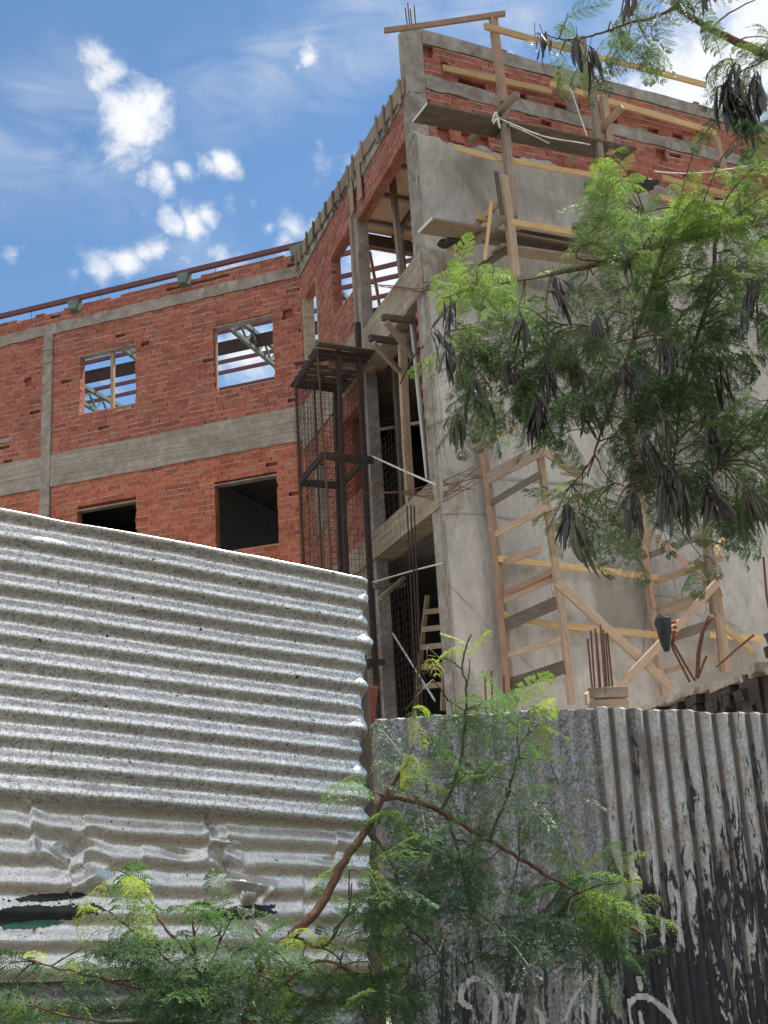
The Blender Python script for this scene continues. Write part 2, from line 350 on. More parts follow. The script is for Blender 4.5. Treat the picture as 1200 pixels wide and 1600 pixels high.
sl=bpy.data.lights.new('sun','SUN'); sl.energy=5.0; sl.angle=math.radians(.5); sl.color=(1,.95,.87)
so=bpy.data.objects.new('sun',sl); COL.objects.link(so)
sd=Vector((math.sin(math.radians(SUN_AZ))*math.cos(math.radians(SUN_EL)),math.cos(math.radians(SUN_AZ))*math.cos(math.radians(SUN_EL)),math.sin(math.radians(SUN_EL))))
so.rotation_euler=sd.to_track_quat('Z','Y').to_euler(); so.location=(0,0,40)
cd=bpy.data.cameras.new('camera'); cd.sensor_fit='VERTICAL'; cd.sensor_height=36; cd.lens=36*FPX/1600; cd.clip_end=2000; cd.clip_start=.05
co=bpy.data.objects.new('camera',cd); COL.objects.link(co); S.camera=co
M=Matrix((RT,UP,-_F)).transposed().to_4x4(); M.translation=CAM; co.matrix_world=M
S.view_settings.view_transform='Standard'; S.view_settings.look='None'; S.view_settings.gamma=1; S.view_settings.exposure=.75
S.render.resolution_x=768; S.render.resolution_y=1024

# ------------------------------------------------------------------ ground
N=NT('dry_earth'); v=N.coord(); c=N.ramp(N.noise(v,.8,9,.65),[(.3,(.05,.055,.03)),(.7,(.12,.10,.07))]); N.bump(N.noise(v,12,8,.7),.6,.05); N.fin(c,.95)
mb=MB(); g=24; ex=[-900,-300,-100]+[-60+5*i for i in range(g+1)]+[100,300,900]; gn=len(ex)
for y in ex:
    for x in ex: mb.v.append((x,y,random.uniform(-.04,.0)))
for j in range(gn-1):
    for i in range(gn-1): mb.f.append((j*gn+i,j*gn+i+1,(j+1)*gn+i+1,(j+1)*gn+i))
o=mb.build('ground',N.m); o['kind']='structure'

BOUNCE_SAND=m_simple('pale_bounce_sand',(.36,.31,.25),(.50,.45,.38),1.5,.95,.1,.6)  # unseen pale ground sheet, added to bounce sunlight onto the facade
mb=MB()
for i in range(14):
    for j in range(8):
        x=-14+i*2.2; y=7.0+j*2.0; mb.quad((x,y,.012),(x+2.2,y,.012),(x+2.2,y+2.0,.012),(x,y+2.0,.012))
o=mb.build('bounce_yard',BOUNCE_SAND); o['kind']='structure'
# ------------------------------------------------------------------ brick walls
BH=.124; BL=.27; MJ=.014
def brick_courses(mb, mo, W, s0,s1,z0,z1, holes, depth=.115, miss=.006, rough=.004, zstart=None, toprag=0):
    """real bricks laid in courses, split around openings; thin mortar beds between them"""
    zs = z0 if zstart is None else zstart; k=0; z=zs
    while z < z1-.03:
        za=max(z,z0); zb=min(z+BH-MJ,z1)
        if zb-za>.03:
            segs=[(s0,s1)]
            for (h0,h1,g0,g1) in holes:
                if g0 < zb-.02 and g1 > za+.02:
                    ns=[]
                    for a,b in segs:
                        if h1<=a or h0>=b: ns.append((a,b)); continue
                        if h0-a>.03: ns.append((a,h0))
                        if b-h1>.03: ns.append((h1,b))
                    segs=ns
            for a,b in segs:
                s=math.floor(a/BL)*BL+(BL/2 if k%2 else 0)-BL + random.uniform(-.03,.03)
                while s<b:
                    L=BL*random.choice((1,1,1,1,1,.92,1.06)); b0=max(s,a); b1=min(s+L-random.choice((.004,.008,.014)),b)
                    e0=random.uniform(-.018,.010) if b0==a and a!=s0 else 0
                    e1=random.uniform(-.010,.018) if b1==b and b!=s1 else 0
                    if b1-b0>.03 and random.random()>miss:
                        dz=random.uniform(-rough,rough); o=random.uniform(-.006,.006)
                        if toprag and z1-zb<toprag and random.random()<.12: pass
                        else: mb.box(W,b0+e0,b1+e1,za+dz,zb+dz,-depth,o,.0025)
                    s+=L
                # bed mortar
                x=a
                while x<b:
                    x2=min(b,x+random.uniform(.15,.5))
                    if zb+MJ<z1: mo.box(W,x,x2,zb-.004,zb+MJ+.004,-depth,random.uniform(-.010,.0) if random.random()<.7 else random.uniform(.002,.010),.0025)
                    x=x2
        z+=BH; k+=1
def shell(mb, W, s0,s1,z0,z1,holes,o0,o1):
    ss=sorted({s0,s1}|{min(max(h[i],s0),s1) for h in holes for i in (0,1)}); zz=sorted({z0,z1}|{min(max(h[i],z0),z1) for h in holes for i in (2,3)})
    def solid(i,j):
        if i<0 or j<0 or i>=len(ss)-1 or j>=len(zz)-1: return False
        cs=(ss[i]+ss[i+1])/2; cz=(zz[j]+zz[j+1])/2
        return not any(h[0]<cs<h[1] and h[2]<cz<h[3] for h in holes)
    for i in range(len(ss)-1):
        for j in range(len(zz)-1):
            if not solid(i,j): continue
            a,b,c,d=ss[i],ss[i+1],zz[j],zz[j+1]
            mb.quad(W.p(a,c,o1),W.p(b,c,o1),W.p(b,d,o1),W.p(a,d,o1)); mb.quad(W.p(a,c,o0),W.p(a,d,o0),W.p(b,d,o0),W.p(b,c,o0))
            if not solid(i-1,j): mb.quad(W.p(a,c,o0),W.p(a,c,o1),W.p(a,d,o1),W.p(a,d,o0))
            if not solid(i+1,j): mb.quad(W.p(b,c,o1),W.p(b,c,o0),W.p(b,d,o0),W.p(b,d,o1))
            if not solid(i,j-1): mb.quad(W.p(a,c,o0),W.p(b,c,o0),W.p(b,c,o1),W.p(a,c,o1))
            if not solid(i,j+1): mb.quad(W.p(a,d,o1),W.p(b,d,o1),W.p(b,d,o0),W.p(a,d,o0))
BLD=thing('unfinished_building','unfinished red brick and grey concrete building behind the corrugated metal fences','building',(C0.x,C0.y,0))
def wall_part(W, s0,s1,z0,z1,holes, mat, label, core=(-.20,-.10), **k):
    b=MB(); m=MB(); brick_courses(b,m,W,s0,s1,z0,z1,holes,**k); o=b.build('brick_wall',mat,BLD); o['label']=label
    c=MB(); shell(c,W,s0,s1,z0,z1,[h for h in holes if h[1]-h[0]>.45],core[0],core[1]); c.build('wall_core',mat,o)
    m.build('mortar_bed',MORTAR,o); return o
def slabbox(W,s0,s1,z0,z1,o0,o1,name,mat,label=None,par=BLD,seg=0,j=0):
    mb=MB()
    if seg:
        n=max(1,int(abs(s1-s0)/seg)); e=0
        # one connected bar with slightly wavy edges
        rows=[]
        for i in range(n+1):
            s=s0+(s1-s0)*i/n; q=[W.p(s,z0+random.uniform(-j,j),o0),W.p(s,z0+random.uniform(-j,j),o1+random.uniform(-j,j)*.4),W.p(s,z1+random.uniform(-j,j),o1+random.uniform(-j,j)*.4),W.p(s,z1+random.uniform(-j,j),o0)]
            rows.append(len(mb.v)); mb.v+= [tuple(x) for x in q]
        for i in range(n):
            for k in range(4):
                a=rows[i]; b=rows[i+1]; mb.f.append((a+k,b+k,b+(k+1)%4,a+(k+1)%4))
        mb.f.append((rows[0]+3,rows[0]+2,rows[0]+1,rows[0])); mb.f.append(tuple(rows[-1]+k for k in range(4)))
    else: mb.box(W,s0,s1,z0,z1,o0,o1)
    o=mb.build(name,mat,par)
    if label: o['label']=label
    return o
# --- left wing (long wall with windows)
UW=[(4.21,5.73,11.88,13.37),(.67,2.18,11.80,13.34)]; LW=[(4.20,5.76,8.05,9.54),(.70,2.21,8.06,9.57)]
S1=12.5
vm=[(3.75,3.98,13.08,13.2),(7.0,7.2,12.98,13.1)]
wall_part(LF,.0,6.49,11.01,14.10,UW+[(3.82,4.06,13.22,13.33),(.16,.42,13.16,13.27)],BRICK,'upper red brick wall with two window openings')
wall_part(LF,6.78,S1,11.01,14.10,[(7.1,7.3,12.9,13.02)],BRICK,'upper red brick wall left of the slim concrete column')
wall_part(LF,.0,6.47,6.9,10.22,LW,BRICKO,'lower orange brick wall with two dark window openings')
wall_part(LF,6.78,S1,6.9,10.22,[],BRICKO,'lower orange brick wall at the left edge')
wall_part(LF,.0,S1,14.38,14.72,[(2.72,3.02,14.55,14.9),(5.7,6.0,14.5,14.9)],BRICK,'low brick parapet under the steel eaves rail',toprag=.17,zstart=14.38,miss=.02)
wall_part(LF,.0,S1,.0,6.3,[],BRICKM,'brick wall hidden behind the fence',miss=0)
slabbox(LF,.02,6.49,10.22,11.01,-.22,.03,'concrete_beam',CONC,'wide board-marked concrete band between the storeys',seg=.3,j=.006)
slabbox(LF,6.77,S1,10.22,11.01,-.22,.03,'concrete_beam',CONC,seg=.3,j=.006)
slabbox(LF,.02,S1,14.10,14.38,-.22,.025,'concrete_beam',CONC_R,'narrow rough concrete band below the parapet',seg=.25,j=.018)
slabbox(LF,.0,S1,6.3,6.9,-.22,.03,'concrete_beam',CONC)
slabbox(LF,6.50,6.765,.0,14.098,-.24,.042,'concrete_column',CONC_R,'slim concrete column in the left brick wall',seg=.26,j=.0)
for q in (13.35,13.7): slabbox(LF,6.49,6.77,q,q+.06,.043,.06,'tie_strap',CONC)
mb=MB(); mb.box(LF,-.06,.12,0,14.4,-.20,-.125); mb.build('corner_pier',BRICKM,BLD)
# lintel edges over windows
for h in UW+LW: slabbox(LF,h[0]-.02,h[1]+.02,h[3]-.028,h[3]-.002,-.19,.012,'lintel',CONC_R)
# timber in left upper window
slabbox(LF,4.86,4.94,11.9,13.33,-.16,-.08,'window_mullion',WTAN)
slabbox(LF,2.13,2.17,11.82,13.3,-.14,-.08,'window_mullion',WTAN)
slabbox(LF,4.3,4.7,11.74,11.80,.0,.03,'mortar_smear',CONC_R); slabbox(LF,7.6,8.0,11.55,11.66,.0,.012,'mortar_smear',CONC_R)
# left wing floors and back walls: lower storey closed and dark
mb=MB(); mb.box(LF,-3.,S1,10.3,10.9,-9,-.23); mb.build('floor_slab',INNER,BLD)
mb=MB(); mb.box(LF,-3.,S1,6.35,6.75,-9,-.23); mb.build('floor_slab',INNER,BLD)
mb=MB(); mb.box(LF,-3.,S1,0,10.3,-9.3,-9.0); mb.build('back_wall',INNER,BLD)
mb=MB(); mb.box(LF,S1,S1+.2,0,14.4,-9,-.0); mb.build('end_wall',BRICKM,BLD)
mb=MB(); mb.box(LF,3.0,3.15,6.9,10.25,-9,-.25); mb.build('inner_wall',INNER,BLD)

# --- steel roof of the left wing
def ibar(name,p0,p1,w,h,m,par): return plank(name,p0,p1,h,w,m,par)
eave=ibar('eaves_rail',LF.p(S1,14.93,.06),LF.p(-.25,14.85,.06),.09,.12,PURLIN,BLD)
ibar('eaves_rail',LF.p(S1,14.72,-3.75),LF.p(-7,14.72,-3.75),.10,.34,STEEL,BLD)
for k in range(0,13):
    zz=14.86+.02*k; o0=-.86*(k+1)
    p=ibar('roof_purlin',LF.p(S1,zz,o0),LF.p(-7,zz,o0),.06,.11,PURLIN,BLD)
for s in (11.7,8.8,5.85,2.86,-.02,-3.0,-6.0):
    mb=MB()
    top=14.76; bot=14.30; L=10.2
    def bar(a,b,w=.05):
        (o0,z0),(o1,z1)=a,b
        P=[LF.p(s-w,z0-w,o0),LF.p(s+w,z0-w,o0),LF.p(s+w,z1-w,o1),LF.p(s-w,z1-w,o1),LF.p(s-w,z0+w,o0),LF.p(s+w,z0+w,o0),LF.p(s+w,z1+w,o1),LF.p(s-w,z1+w,o1)]
        mb.hexa(P)
    bar((.16 if s>-1 else -.8,top),(-L,top+.2),.055); bar((-.3,bot+.1),(-L,bot-.05),.05)
    x=.0; k=0
    while x<L-.6:
        bar((-.3-x,bot+.1),(-.3-x-.35,top),.028); bar((-.3-x-.35,top),(-.3-x-.7,bot+.1),.028); x+=.7
    if s>-1:
        P=[LF.p(s-.14,14.50,.0),LF.p(s+.14,14.50,.0),LF.p(s+.10,14.56,.17),LF.p(s-.10,14.56,.17),LF.p(s-.16,14.80,.0),LF.p(s+.16,14.80,.0),LF.p(s+.15,14.80,.17),LF.p(s-.15,14.80,.17)]
        mb.hexa(P)
    mb.build('roof_truss',TRUSSG,BLD)
mb=MB()
for s in (.9,2.1,4.4,5.2,7.2): mb.tube([LF.p(s,14.6,-.05),LF.p(s,14.95,-.05)],.008,4)
mb.build('parapet_rebar',REBAR,BLD)

# --- middle face (receding, between corner and left wing)
wall_part(MF,0.22,3.10,13.06,13.72,[],BRICKM,'brick spandrel over the top corner opening',zstart=13.06,miss=0)
wall_part(MF,3.10,3.55,13.34,13.85,[],BRICKM,'brick above the column head',zstart=13.06,miss=0)
wall_part(MF,3.56,7.43,11.00,14.02,[(3.3,4.92,11.86,13.22),(5.98,7.1,11.75,13.36)],BRICKM,'receding brick wall with two openings on the top storey')
wall_part(MF,3.57,7.43,6.97,10.0,[(3.3,4.98,7.98,9.55),(5.9,6.85,7.9,9.3)],BRICKM,'receding brick wall behind the hoist cage')
mb=MB(); mb.box(MF,3.6,7.4,0,6.5,-.2,0); mb.build('rendered_wall',CONC,BLD)
slabbox(MF,.0,3.55,10.05,10.78,-.35,.05,'floor_beam',CONC_Y,'tan board-marked concrete floor beam under the top opening',seg=.3,j=.008)
slabbox(MF,3.55,7.45,10.0,10.99,-.35,.04,'floor_beam',CONC,seg=.3,j=.006)
slabbox(MF,.0,7.4,6.5,6.97,-.35,.05,'floor_beam',CONC_Y,'lower concrete floor beam over the dark ground opening',seg=.3,j=.008)
for z0,z1 in ((0,6.5),(6.97,10.05),(10.78,13.34)):
    slabbox(MF,3.12,3.55,z0,z1,-.20,-.01,'concrete_column',CONC_R,'tall concrete column in the receding face')
    slabbox(MF,3.12,3.16,z0,z1,-.01,.012,'formwork_ridge',CONC_R); 
slabbox(MF,3.40,3.545,z0,z1,-.01,.03,'formwork_ridge',WGREY)
# brick jambs
b=MB(); m=MB()
RFi=Frame(MF.p(.5,0,-.1),MF.n.to_tuple()[:2],False)
for k in range(24):
    z=6.97+k*BH
    b.box(MF,.28,.50+(.04 if k%2 else 0),z,z+BH-.016,-.30-(.06 if k%3==0 else 0),-.04+(.02 if k%2 else 0),.004)
for k in range(13):
    z=7.2+k*.09
b.build('brick_jamb',BRICK,BLD)
# hollow brick screen inside the lower window
b=MB()
for k in range(11):
    z=7.98+k*.145
    b.box(MF,4.55,4.98,z,z+.02,-.32,-.12)
for s in (4.55,4.66,4.77,4.88,4.96): b.box(MF,s,s+.02,7.98,9.55,-.318,-.122)
b.box(MF,4.55,4.98,7.98,9.55,-.34,-.30); b.build('hollow_brick_stack',BRICK,BLD)
# pale jamb boards in the end windows
slabbox(MF,6.98,7.10,11.75,13.36,-.2,.03,'window_frame',CONC_Y,'pale rendered jamb of the narrow end window')
slabbox(MF,5.98,6.05,11.75,13.36,-.12,.02,'window_frame',WTAN); slabbox(MF,6.05,6.98,11.75,11.82,-.12,.02,'window_frame',WTAN)
for s,w in ((6.3,.06),(6.6,.05)): slabbox(MF,s,s+w,11.83,13.35,-.5,-.43,'window_mullion',WTAN)
slabbox(MF,6.4,6.85,7.9,9.3,-.2,.0,'concrete_panel',CONC)
# formwork boards and battens along the parapet
FW=BLD
def ftop(s): return 14.05+.078*s
mb=MB(); s=.12
while s<7.3:
    L=random.uniform(.9,1.3); e=min(7.4,s+L); zt=ftop((s+e)/2)
    bd=plank('formwork_board',MF.p(s+.008,zt-.17,.055),MF.p(e-.01,zt-.15+.04,.055),.30,.028,WGREY,BLD,warp=.3); s=e
for s in (.28,.72,1.12,1.5,2.4,2.95,3.3,3.9,4.3,4.85,5.3,5.8,6.35,6.9,7.25):
    zt=ftop(s); plank('formwork_batten',MF.p(s,zt-.36-random.uniform(0,.14),.088),MF.p(s+random.uniform(-.02,.02),zt+random.uniform(.0,.07),.088),.035,.075,WGREY if random.random()<.6 else WDARK,BLD,up=Vector(MF.n))
slabbox(MF,.0,3.5,13.72,14.06,-.2,.03,'ring_beam',CONC_R); slabbox(MF,3.5,5.5,14.02,14.30,-.2,.03,'ring_beam',CONC_R); slabbox(MF,5.5,7.43,14.02,14.46,-.2,.03,'ring_beam',CONC_R)
for s in (2.7,3.2): plank('formwork_board',MF.p(s,13.25,.06),MF.p(s+.02,13.95,.06),.03,.2,WTAN,BLD,up=Vector(MF.n))

# --- right facade
slabbox(RF,.0,.30,0,15.02,-.30,.0,'corner_column',CONC_R,'tall concrete corner column with rebar sticking out of its head',seg=None)
slabbox(RF,.305,11.5,14.75,15.0,-.2,.012,'concrete_beam',CONC_R,'rough top beam of the right facade',seg=.3,j=.014)
slabbox(RF,.305,11.5,13.84,14.10,-.2,.014,'concrete_beam',CONC_R,'rough middle beam of the right facade',seg=.22,j=.022)
rh=[(random.uniform(.6,10),0,0,0) for _ in range(0)]
H1=[(a,a+.26,14.103,14.24) for a in (.95,1.22,2.05,2.9,4.0,4.95,5.5)]+[(.32,.5,14.55,14.68),(.62,.78,14.3,14.42),(6.1,6.3,14.3,14.44),(3.25,3.45,14.104,14.28)]
wall_part(RF,.31,11.5,14.10,14.74,H1,BRICK,'top band of brick on the right facade',zstart=14.10,miss=.012)
H2=[(a,a+.25,z,z+.13) for a,z in ((2.55,13.66),(5.05,13.64),(6.4,13.62),(3.3,13.5),(.45,12.97),(.95,12.97),(1.2,12.97),(1.9,13.3),(4.3,12.99),(5.6,13.2))]
wall_part(RF,.31,11.5,12.93,13.83,H2,BRICK,'lower band of brick on the right facade above the plaster',zstart=12.93,miss=.012)
slabbox(RF,3.16,3.42,14.11,14.74,-.09,.010,'stub_column',CONC_R)
# plaster face: finely gridded, gently uneven, ragged upper edge
nx,nz=150,150; s=np.linspace(.0,11.5,nx); z=np.linspace(0,12.95,nz); SS,ZZ=np.meshgrid(s,z)
OO=.016+.014*(vnoise(SS*1.3,ZZ*1.3,3)-.5)+.008*(vnoise(SS*5,ZZ*5,5)-.5)
ZZ2=ZZ.copy(); ZZ2[-1]+= -.04+.16*(vnoise(s*3.1,s*0,9)-.35)+.06*(vnoise(s*13,s*0,19)-.5)
ZZ2[-1][s<1.7]-=.05
mb=MB(); base=0
for a,zz,o in zip(SS.ravel(),ZZ2.ravel(),OO.ravel()): mb.v.append(tuple(RF.p(a,zz,o)))
for j in range(nz-1):
    for i in range(nx-1):
        q=j*nx+i; mb.f.append((q,q+1,q+nx+1,q+nx))
n0=len(mb.v)                                         # back and rims give the skin its body
top=[(nz-1)*nx+i for i in range(nx)]; bot=list(range(nx)); lef=[j*nx for j in range(nz)]
for L_ in (top,lef):
    idx=[]
    for q in L_:
        p=Vector(mb.v[q])-RF.n*.045; idx.append(len(mb.v)); mb.v.append(tuple(p))
    for k in range(len(L_)-1): mb.f.append((L_[k],L_[k+1],idx[k+1],idx[k]))
o=mb.build('plaster_wall',PLASTER,BLD,smooth=True); o['label']='grey cement plaster wall of the right facade'
mb=MB(); mb.box(RF,.31,11.5,0,12.92,-.2,-.02); mb.build('wall_core',INNER,o)
slabbox(RF,-.02,.26,6.4,7.05,.015,.05,'beam_end',CONC_R,'rough concrete beam end at the corner with tie wires',seg=.06,j=.01)
slabbox(RF,-.015,.24,10.0,10.8,.012,.04,'beam_end',CONC_R,seg=.06,j=.01)
slabbox(RF,.26,3.2,10.42,10.56,.018,.034,'mortar_ridge',CONC_R,seg=.12,j=.02)
slabbox(RF,.3,6.5,7.02,7.06,.016,.030,'mortar_ridge',CONC_R,seg=.2,j=.008); slabbox(RF,-.005,.03,0,12.9,.018,.035,'corner_bead',CONC_R,seg=.3,j=.0)
# corner rebars
mb=MB()
for (px,py,bx,by) in ((633,12,638,45),(637,5,641,45),(641,14,644,45),(647,9,650,45)):
    a=RF.hit(bx,by,-.12); b=RF.hit(px,py,-.12); mb.tube([RF.p(a[0],14.9,-.12),RF.p(b[0],b[1],-.12)],.011,5)
mb.build('rebar_stubs',REBAR,BLD)
for s in (1.9,6.2): slabbox(RF,s,s+.12,15.01,15.09,-.15,-.03,'brick_stub',BRICK)
# floors and soffit of the right block (skewed plan following both faces)
def plate(a0,a1,b0,b1,z0,z1,name,mat,label=None):
    mb=MB(); q=lambda a,b,z: C0+RF.d*a+MF.d*b+Vector((0,0,z))
    mb.hexa([q(a0,b0,z0),q(a1,b0,z0),q(a1,b1,z0),q(a0,b1,z0),q(a0,b0,z1),q(a1,b0,z1),q(a1,b1,z1),q(a0,b1,z1)])
    o=mb.build(name,mat,BLD)
    if label: o['label']=label
    return o
q=lambda a,b,z: C0+RF.d*a+MF.d*b+Vector((0,0,z))
CEIL=13.62
plate(.28,6,.3,4.35,CEIL,CEIL+.03,'soffit_plywood',PLY,'tan plywood soffit over the top corner opening')
plate(.28,6,.3,4.35,CEIL+.15,CEIL+.28,'roof_slab',CONC)
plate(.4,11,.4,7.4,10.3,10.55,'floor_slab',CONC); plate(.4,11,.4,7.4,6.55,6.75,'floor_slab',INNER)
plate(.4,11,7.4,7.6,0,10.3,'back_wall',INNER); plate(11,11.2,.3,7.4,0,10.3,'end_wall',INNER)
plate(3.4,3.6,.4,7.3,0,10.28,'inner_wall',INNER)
for b in (.9,1.9,2.9,3.9): plank('ceiling_joist',q(.3,b,CEIL-.035),q(5.9,b,CEIL-.035),.07,.09,WGREY,BLD)
for a in (1.2,2.8,4.4): plank('ceiling_bearer',q(a,.4,CEIL-.12),q(a,4.3,CEIL-.12),.09,.12,WDARK,BLD)
plank('ceiling_bearer',q(.2,4.35,CEIL-.18),q(5.9,4.35,CEIL-.18),.26,.08,WDARK,BLD)
plank('ceiling_bearer',q(.2,4.55,CEIL-.10),q(5.9,4.55,CEIL-.10),.30,.04,WPINK,BLD)

# ------------------------------------------------------------------ timber props standing in the openings
def tprop(name,p,q_,w,t,m,label,cat='prop'):
    o=plank(name,p,q_,w,t,m,None,up=Vector(MF.n)); return tag(o,label,cat,'timber props in the openings')
tprop('timber_prop',MF.at(629,440,-.5),MF.at(612,270,-.5),.10,.12,WGREY,'grey timber prop standing under the tan soffit of the top opening')
tprop('timber_prop',q(1.35,4.2,10.55),q(1.35,4.2,13.5),.09,.10,WPINK,'reddish timber prop at the back of the top opening')
tprop('timber_prop',q(1.15,4.7,10.55),q(.8,4.7,13.4),.05,.06,WPINK,'thin leaning reddish batten at the back of the top opening')
tprop('timber_prop',q(2.3,4.3,10.55),q(2.5,4.3,13.4),.09,.09,WGREY,'dark timber prop near the corner column inside the top opening')
tprop('timber_prop',MF.at(642,795,-.1),MF.at(628,522,-.1),.13,.12,WTAN,'tan timber post between brackets in the middle opening')
tprop('timber_prop',MF.at(632,805,-.45),MF.at(617,560,-.45),.12,.12,WDARK,'dark timber post behind the bracket of the middle opening')
o=plank('metal_pipe',MF.at(668,748,-.02),MF.at(643,502,-.02),.055,.055,PIPE); tag(o,'pale straight pipe leaning in the middle opening beside the corner','pipe')
o=plank('timber_prop',MF.at(675,745,-.08),MF.at(652,500,-.08),.15,.08,WDARK,None,up=Vector(MF.n)); tag(o,'dark plank right behind the pale pipe in the middle opening','prop','timber props in the openings')
tprop('timber_brace',q(.5,.6,8.2),q(.7,5.,9.6),.1,.05,WTAN,'pale diagonal brace inside the middle opening','brace')
def bracket(pts,label,off=.0,w=.10,m=WGREY):
    (a,b,c,d)=pts; t=thing('timber_bracket',label,'bracket',MF.at(*b,off),'triangular timber brackets on the receding face')
    # the arm reaches out from the wall toward the left, strut returns to the post
    ap,bp=a,b
    plank('arm',out(*a),MF.at(*b,off),w,.09,m if m!=WGREY else WDARK,t); plank('strut',out(*c),MF.at(*d,off),w*.9,.07,m,t)
    return t
def out(px,py,sg=None):                    # arm ends stand .55 m proud of the receding face
    return MF.at(px,py,.55)
bracket(((577,528),(621,534),(583,536),(624,580)),'lower of two triangular brackets, left of the pale pipe')
bracket(((597,496),(645,501),(604,503),(646,560)),'upper triangular bracket at the head of the pale pipe')
bracket(((584,916),(632,914),(594,935),(632,903)),'small bracket over the dark bottom opening, beside the fence corner',w=.07)

# ------------------------------------------------------------------ hoist cage
TN=MF.p(0,0).copy(); a572=MF.hit(573,757,.30)
TF=Frame(MF.p(a572[0],0,.30),MF.d.to_tuple()[:2]); TF.n=(-RF.d)      # along = away, n = outwards parallel to the right facade
HW,HD=.80,1.5
HT=thing('hoist_cage','dark steel hoist cage hung with wire mesh at the inner corner of the building','hoist cage',TF.p(0,0,HW/2))
PT=10.02
def hp(name,a,z0,o,z1,w=.09,m=STEEL): return plank(name,TF.p(a,z0,o),TF.p(a,z1,o),w,w,m,HT,up=Vector(TF.n))
hp('post',0,0,0,PT+.65,.09); hp('post',0,0,HW*.5,PT+.1,.075); hp('post',0,0,HW,PT,.035,REBAR)
hp('post',HD,0,HW,PT,.05,REBAR); hp('post',HD,0,HW*.55,PT,.035,REBAR); hp('post',HD,0,0,PT,.09)
for z,w in ((8.10,.13),(PT-.03,.12),(4.6,.1)):
    plank('ring_bar',TF.p(0,z,-.15),TF.p(0,z,HW),w,.06,STEEL,HT); plank('ring_bar',TF.p(HD,z,-.1),TF.p(HD,z,HW),w,.06,STEEL,HT)
    plank('ring_bar',TF.p(0,z,HW),TF.p(HD,z,HW),w,.06,STEEL,HT); plank('ring_bar',TF.p(0,z,0),TF.p(HD,z,0),w*.8,.05,STEEL,HT)
for i in range(9):
    a=-.1+i*.23
    if i in (3,): continue
    plank('platform_board',TF.p(a,PT+.06+random.uniform(0,.02),-.35),TF.p(a+random.uniform(-.03,.03),PT+.06,HW+.05),.025,.18,WDARK,HT)
plank('platform_board',TF.p(.1,PT-.16,-.3),TF.p(.15,PT-.16,.55),.14,.03,WPINK,HT)
for a,b in (((.3,PT+.18,-.5),(1.6,PT+.12,.6)),((.0,PT+.12,-.2),(1.2,PT+.25,.9)),((.9,PT+.1,-.4),(1.0,PT+.45,-.1))):
    plank('loose_board',TF.p(*a),TF.p(*b),.03,.14,WDARK,HT)
def mesh_panel(P,na,nz,r=.004):
    mb=MB()
    for i in range(na+1):
        u=i/na; pts=[P(u,k/8)+Vector((random.uniform(-.012,.012),random.uniform(-.012,.012),0)) for k in range(9)]; mb.tube(pts,r,3)
    for j in range(nz+1):
        v=j/nz; pts=[P(k/3,v)+Vector((0,0,random.uniform(-.01,.01))) for k in range(4)]; mb.tube(pts,r,3)
    return mb
for P,na in ((lambda u,v:TF.p(-.03,4.2+5.8*v,u*HW),11),(lambda u,v:TF.p(HD*u,4.2+5.8*v,HW+.04),17),(lambda u,v:TF.p(HD+.03,4.2+5.8*v,u*HW),11)):
    mesh_panel(P,na,55).build('wire_mesh',STEEL,HT)
mb=mesh_panel(lambda u,v:MF.p(.35+2.3*u,3.2+4.9*v,.32),15,40,.0028).build('wire_mesh',STEEL,HT)
mb=MB()
for x0,x1 in ((636,650),(642,655),(647,659)):
    mb.tube([MF.at(x0,790,.2),MF.at((x0+x1)/2-2,900,.2),MF.at(x1,1100,.2)],.012,5)
o=mb.build('hoist_rope',ROPE if False else STEEL); tag(o,'dark hoist ropes hanging straight down across the bottom opening','rope')
def rope(pts,r,m,label,cat='rope',name='rope',n=24):
    pts=[Vector(p) for p in pts]; out_=[]
    for i in range(len(pts)-1):
        p0=pts[max(i-1,0)];p1=pts[i];p2=pts[i+1];p3=pts[min(i+2,len(pts)-1)]
        for k in range(n//max(1,len(pts)-1)+1):
            t=k/(n//max(1,len(pts)-1)+1)
            out_.append(.5*((2*p1)+(-p0+p2)*t+(2*p0-5*p1+4*p2-p3)*t*t+(-p0+3*p1-3*p2+p3)*t**3))
    out_.append(pts[-1]); mb=MB(); mb.tube(out_,r,5); o=mb.build(name,m,smooth=True)
    if label: tag(o,label,cat)
    return o
rope([MF.at(582,910,.35),MF.at(640,893,.2),MF.at(691,880,.05)],.014,ROPE,'taut pale rope slanting across the dark bottom opening')
rope([MF.at(582,713,.3),MF.at(630,735,.3),MF.at(680,757,.1)],.016,ROPE,'pale rope slanting from the hoist cage to the corner beam end')
rope([MF.at(614,990,-.1),MF.at(680,1095,-.1)],.02,PIPE,'pale thin bar leaning diagonally inside the bottom opening','bar','metal_bar')
rope([MF.at(625,600,.2),MF.at(645,560,.2),MF.at(662,540,.1)],.012,STEEL,'dark cable drooping across the pale pipe','cable','cable')
mb=MB()
for k in range(7):
    a=MF.at(568+random.uniform(-6,6),768+random.uniform(-8,6),.4); b=MF.at(630,770+random.uniform(-6,8),.3); c=RF.at(692,755+random.uniform(-8,30),.05); d=RF.at(740+random.uniform(-10,18),740+random.uniform(-12,30),.22)
    mb.tube([a,b,c,d] if k%2 else [b,c,d],.008,4)
tag(mb.build('tie_wire',REBAR),'loose bundle of tie wires around the lower corner beam end','wire','tie wire bundles')
mb=MB()
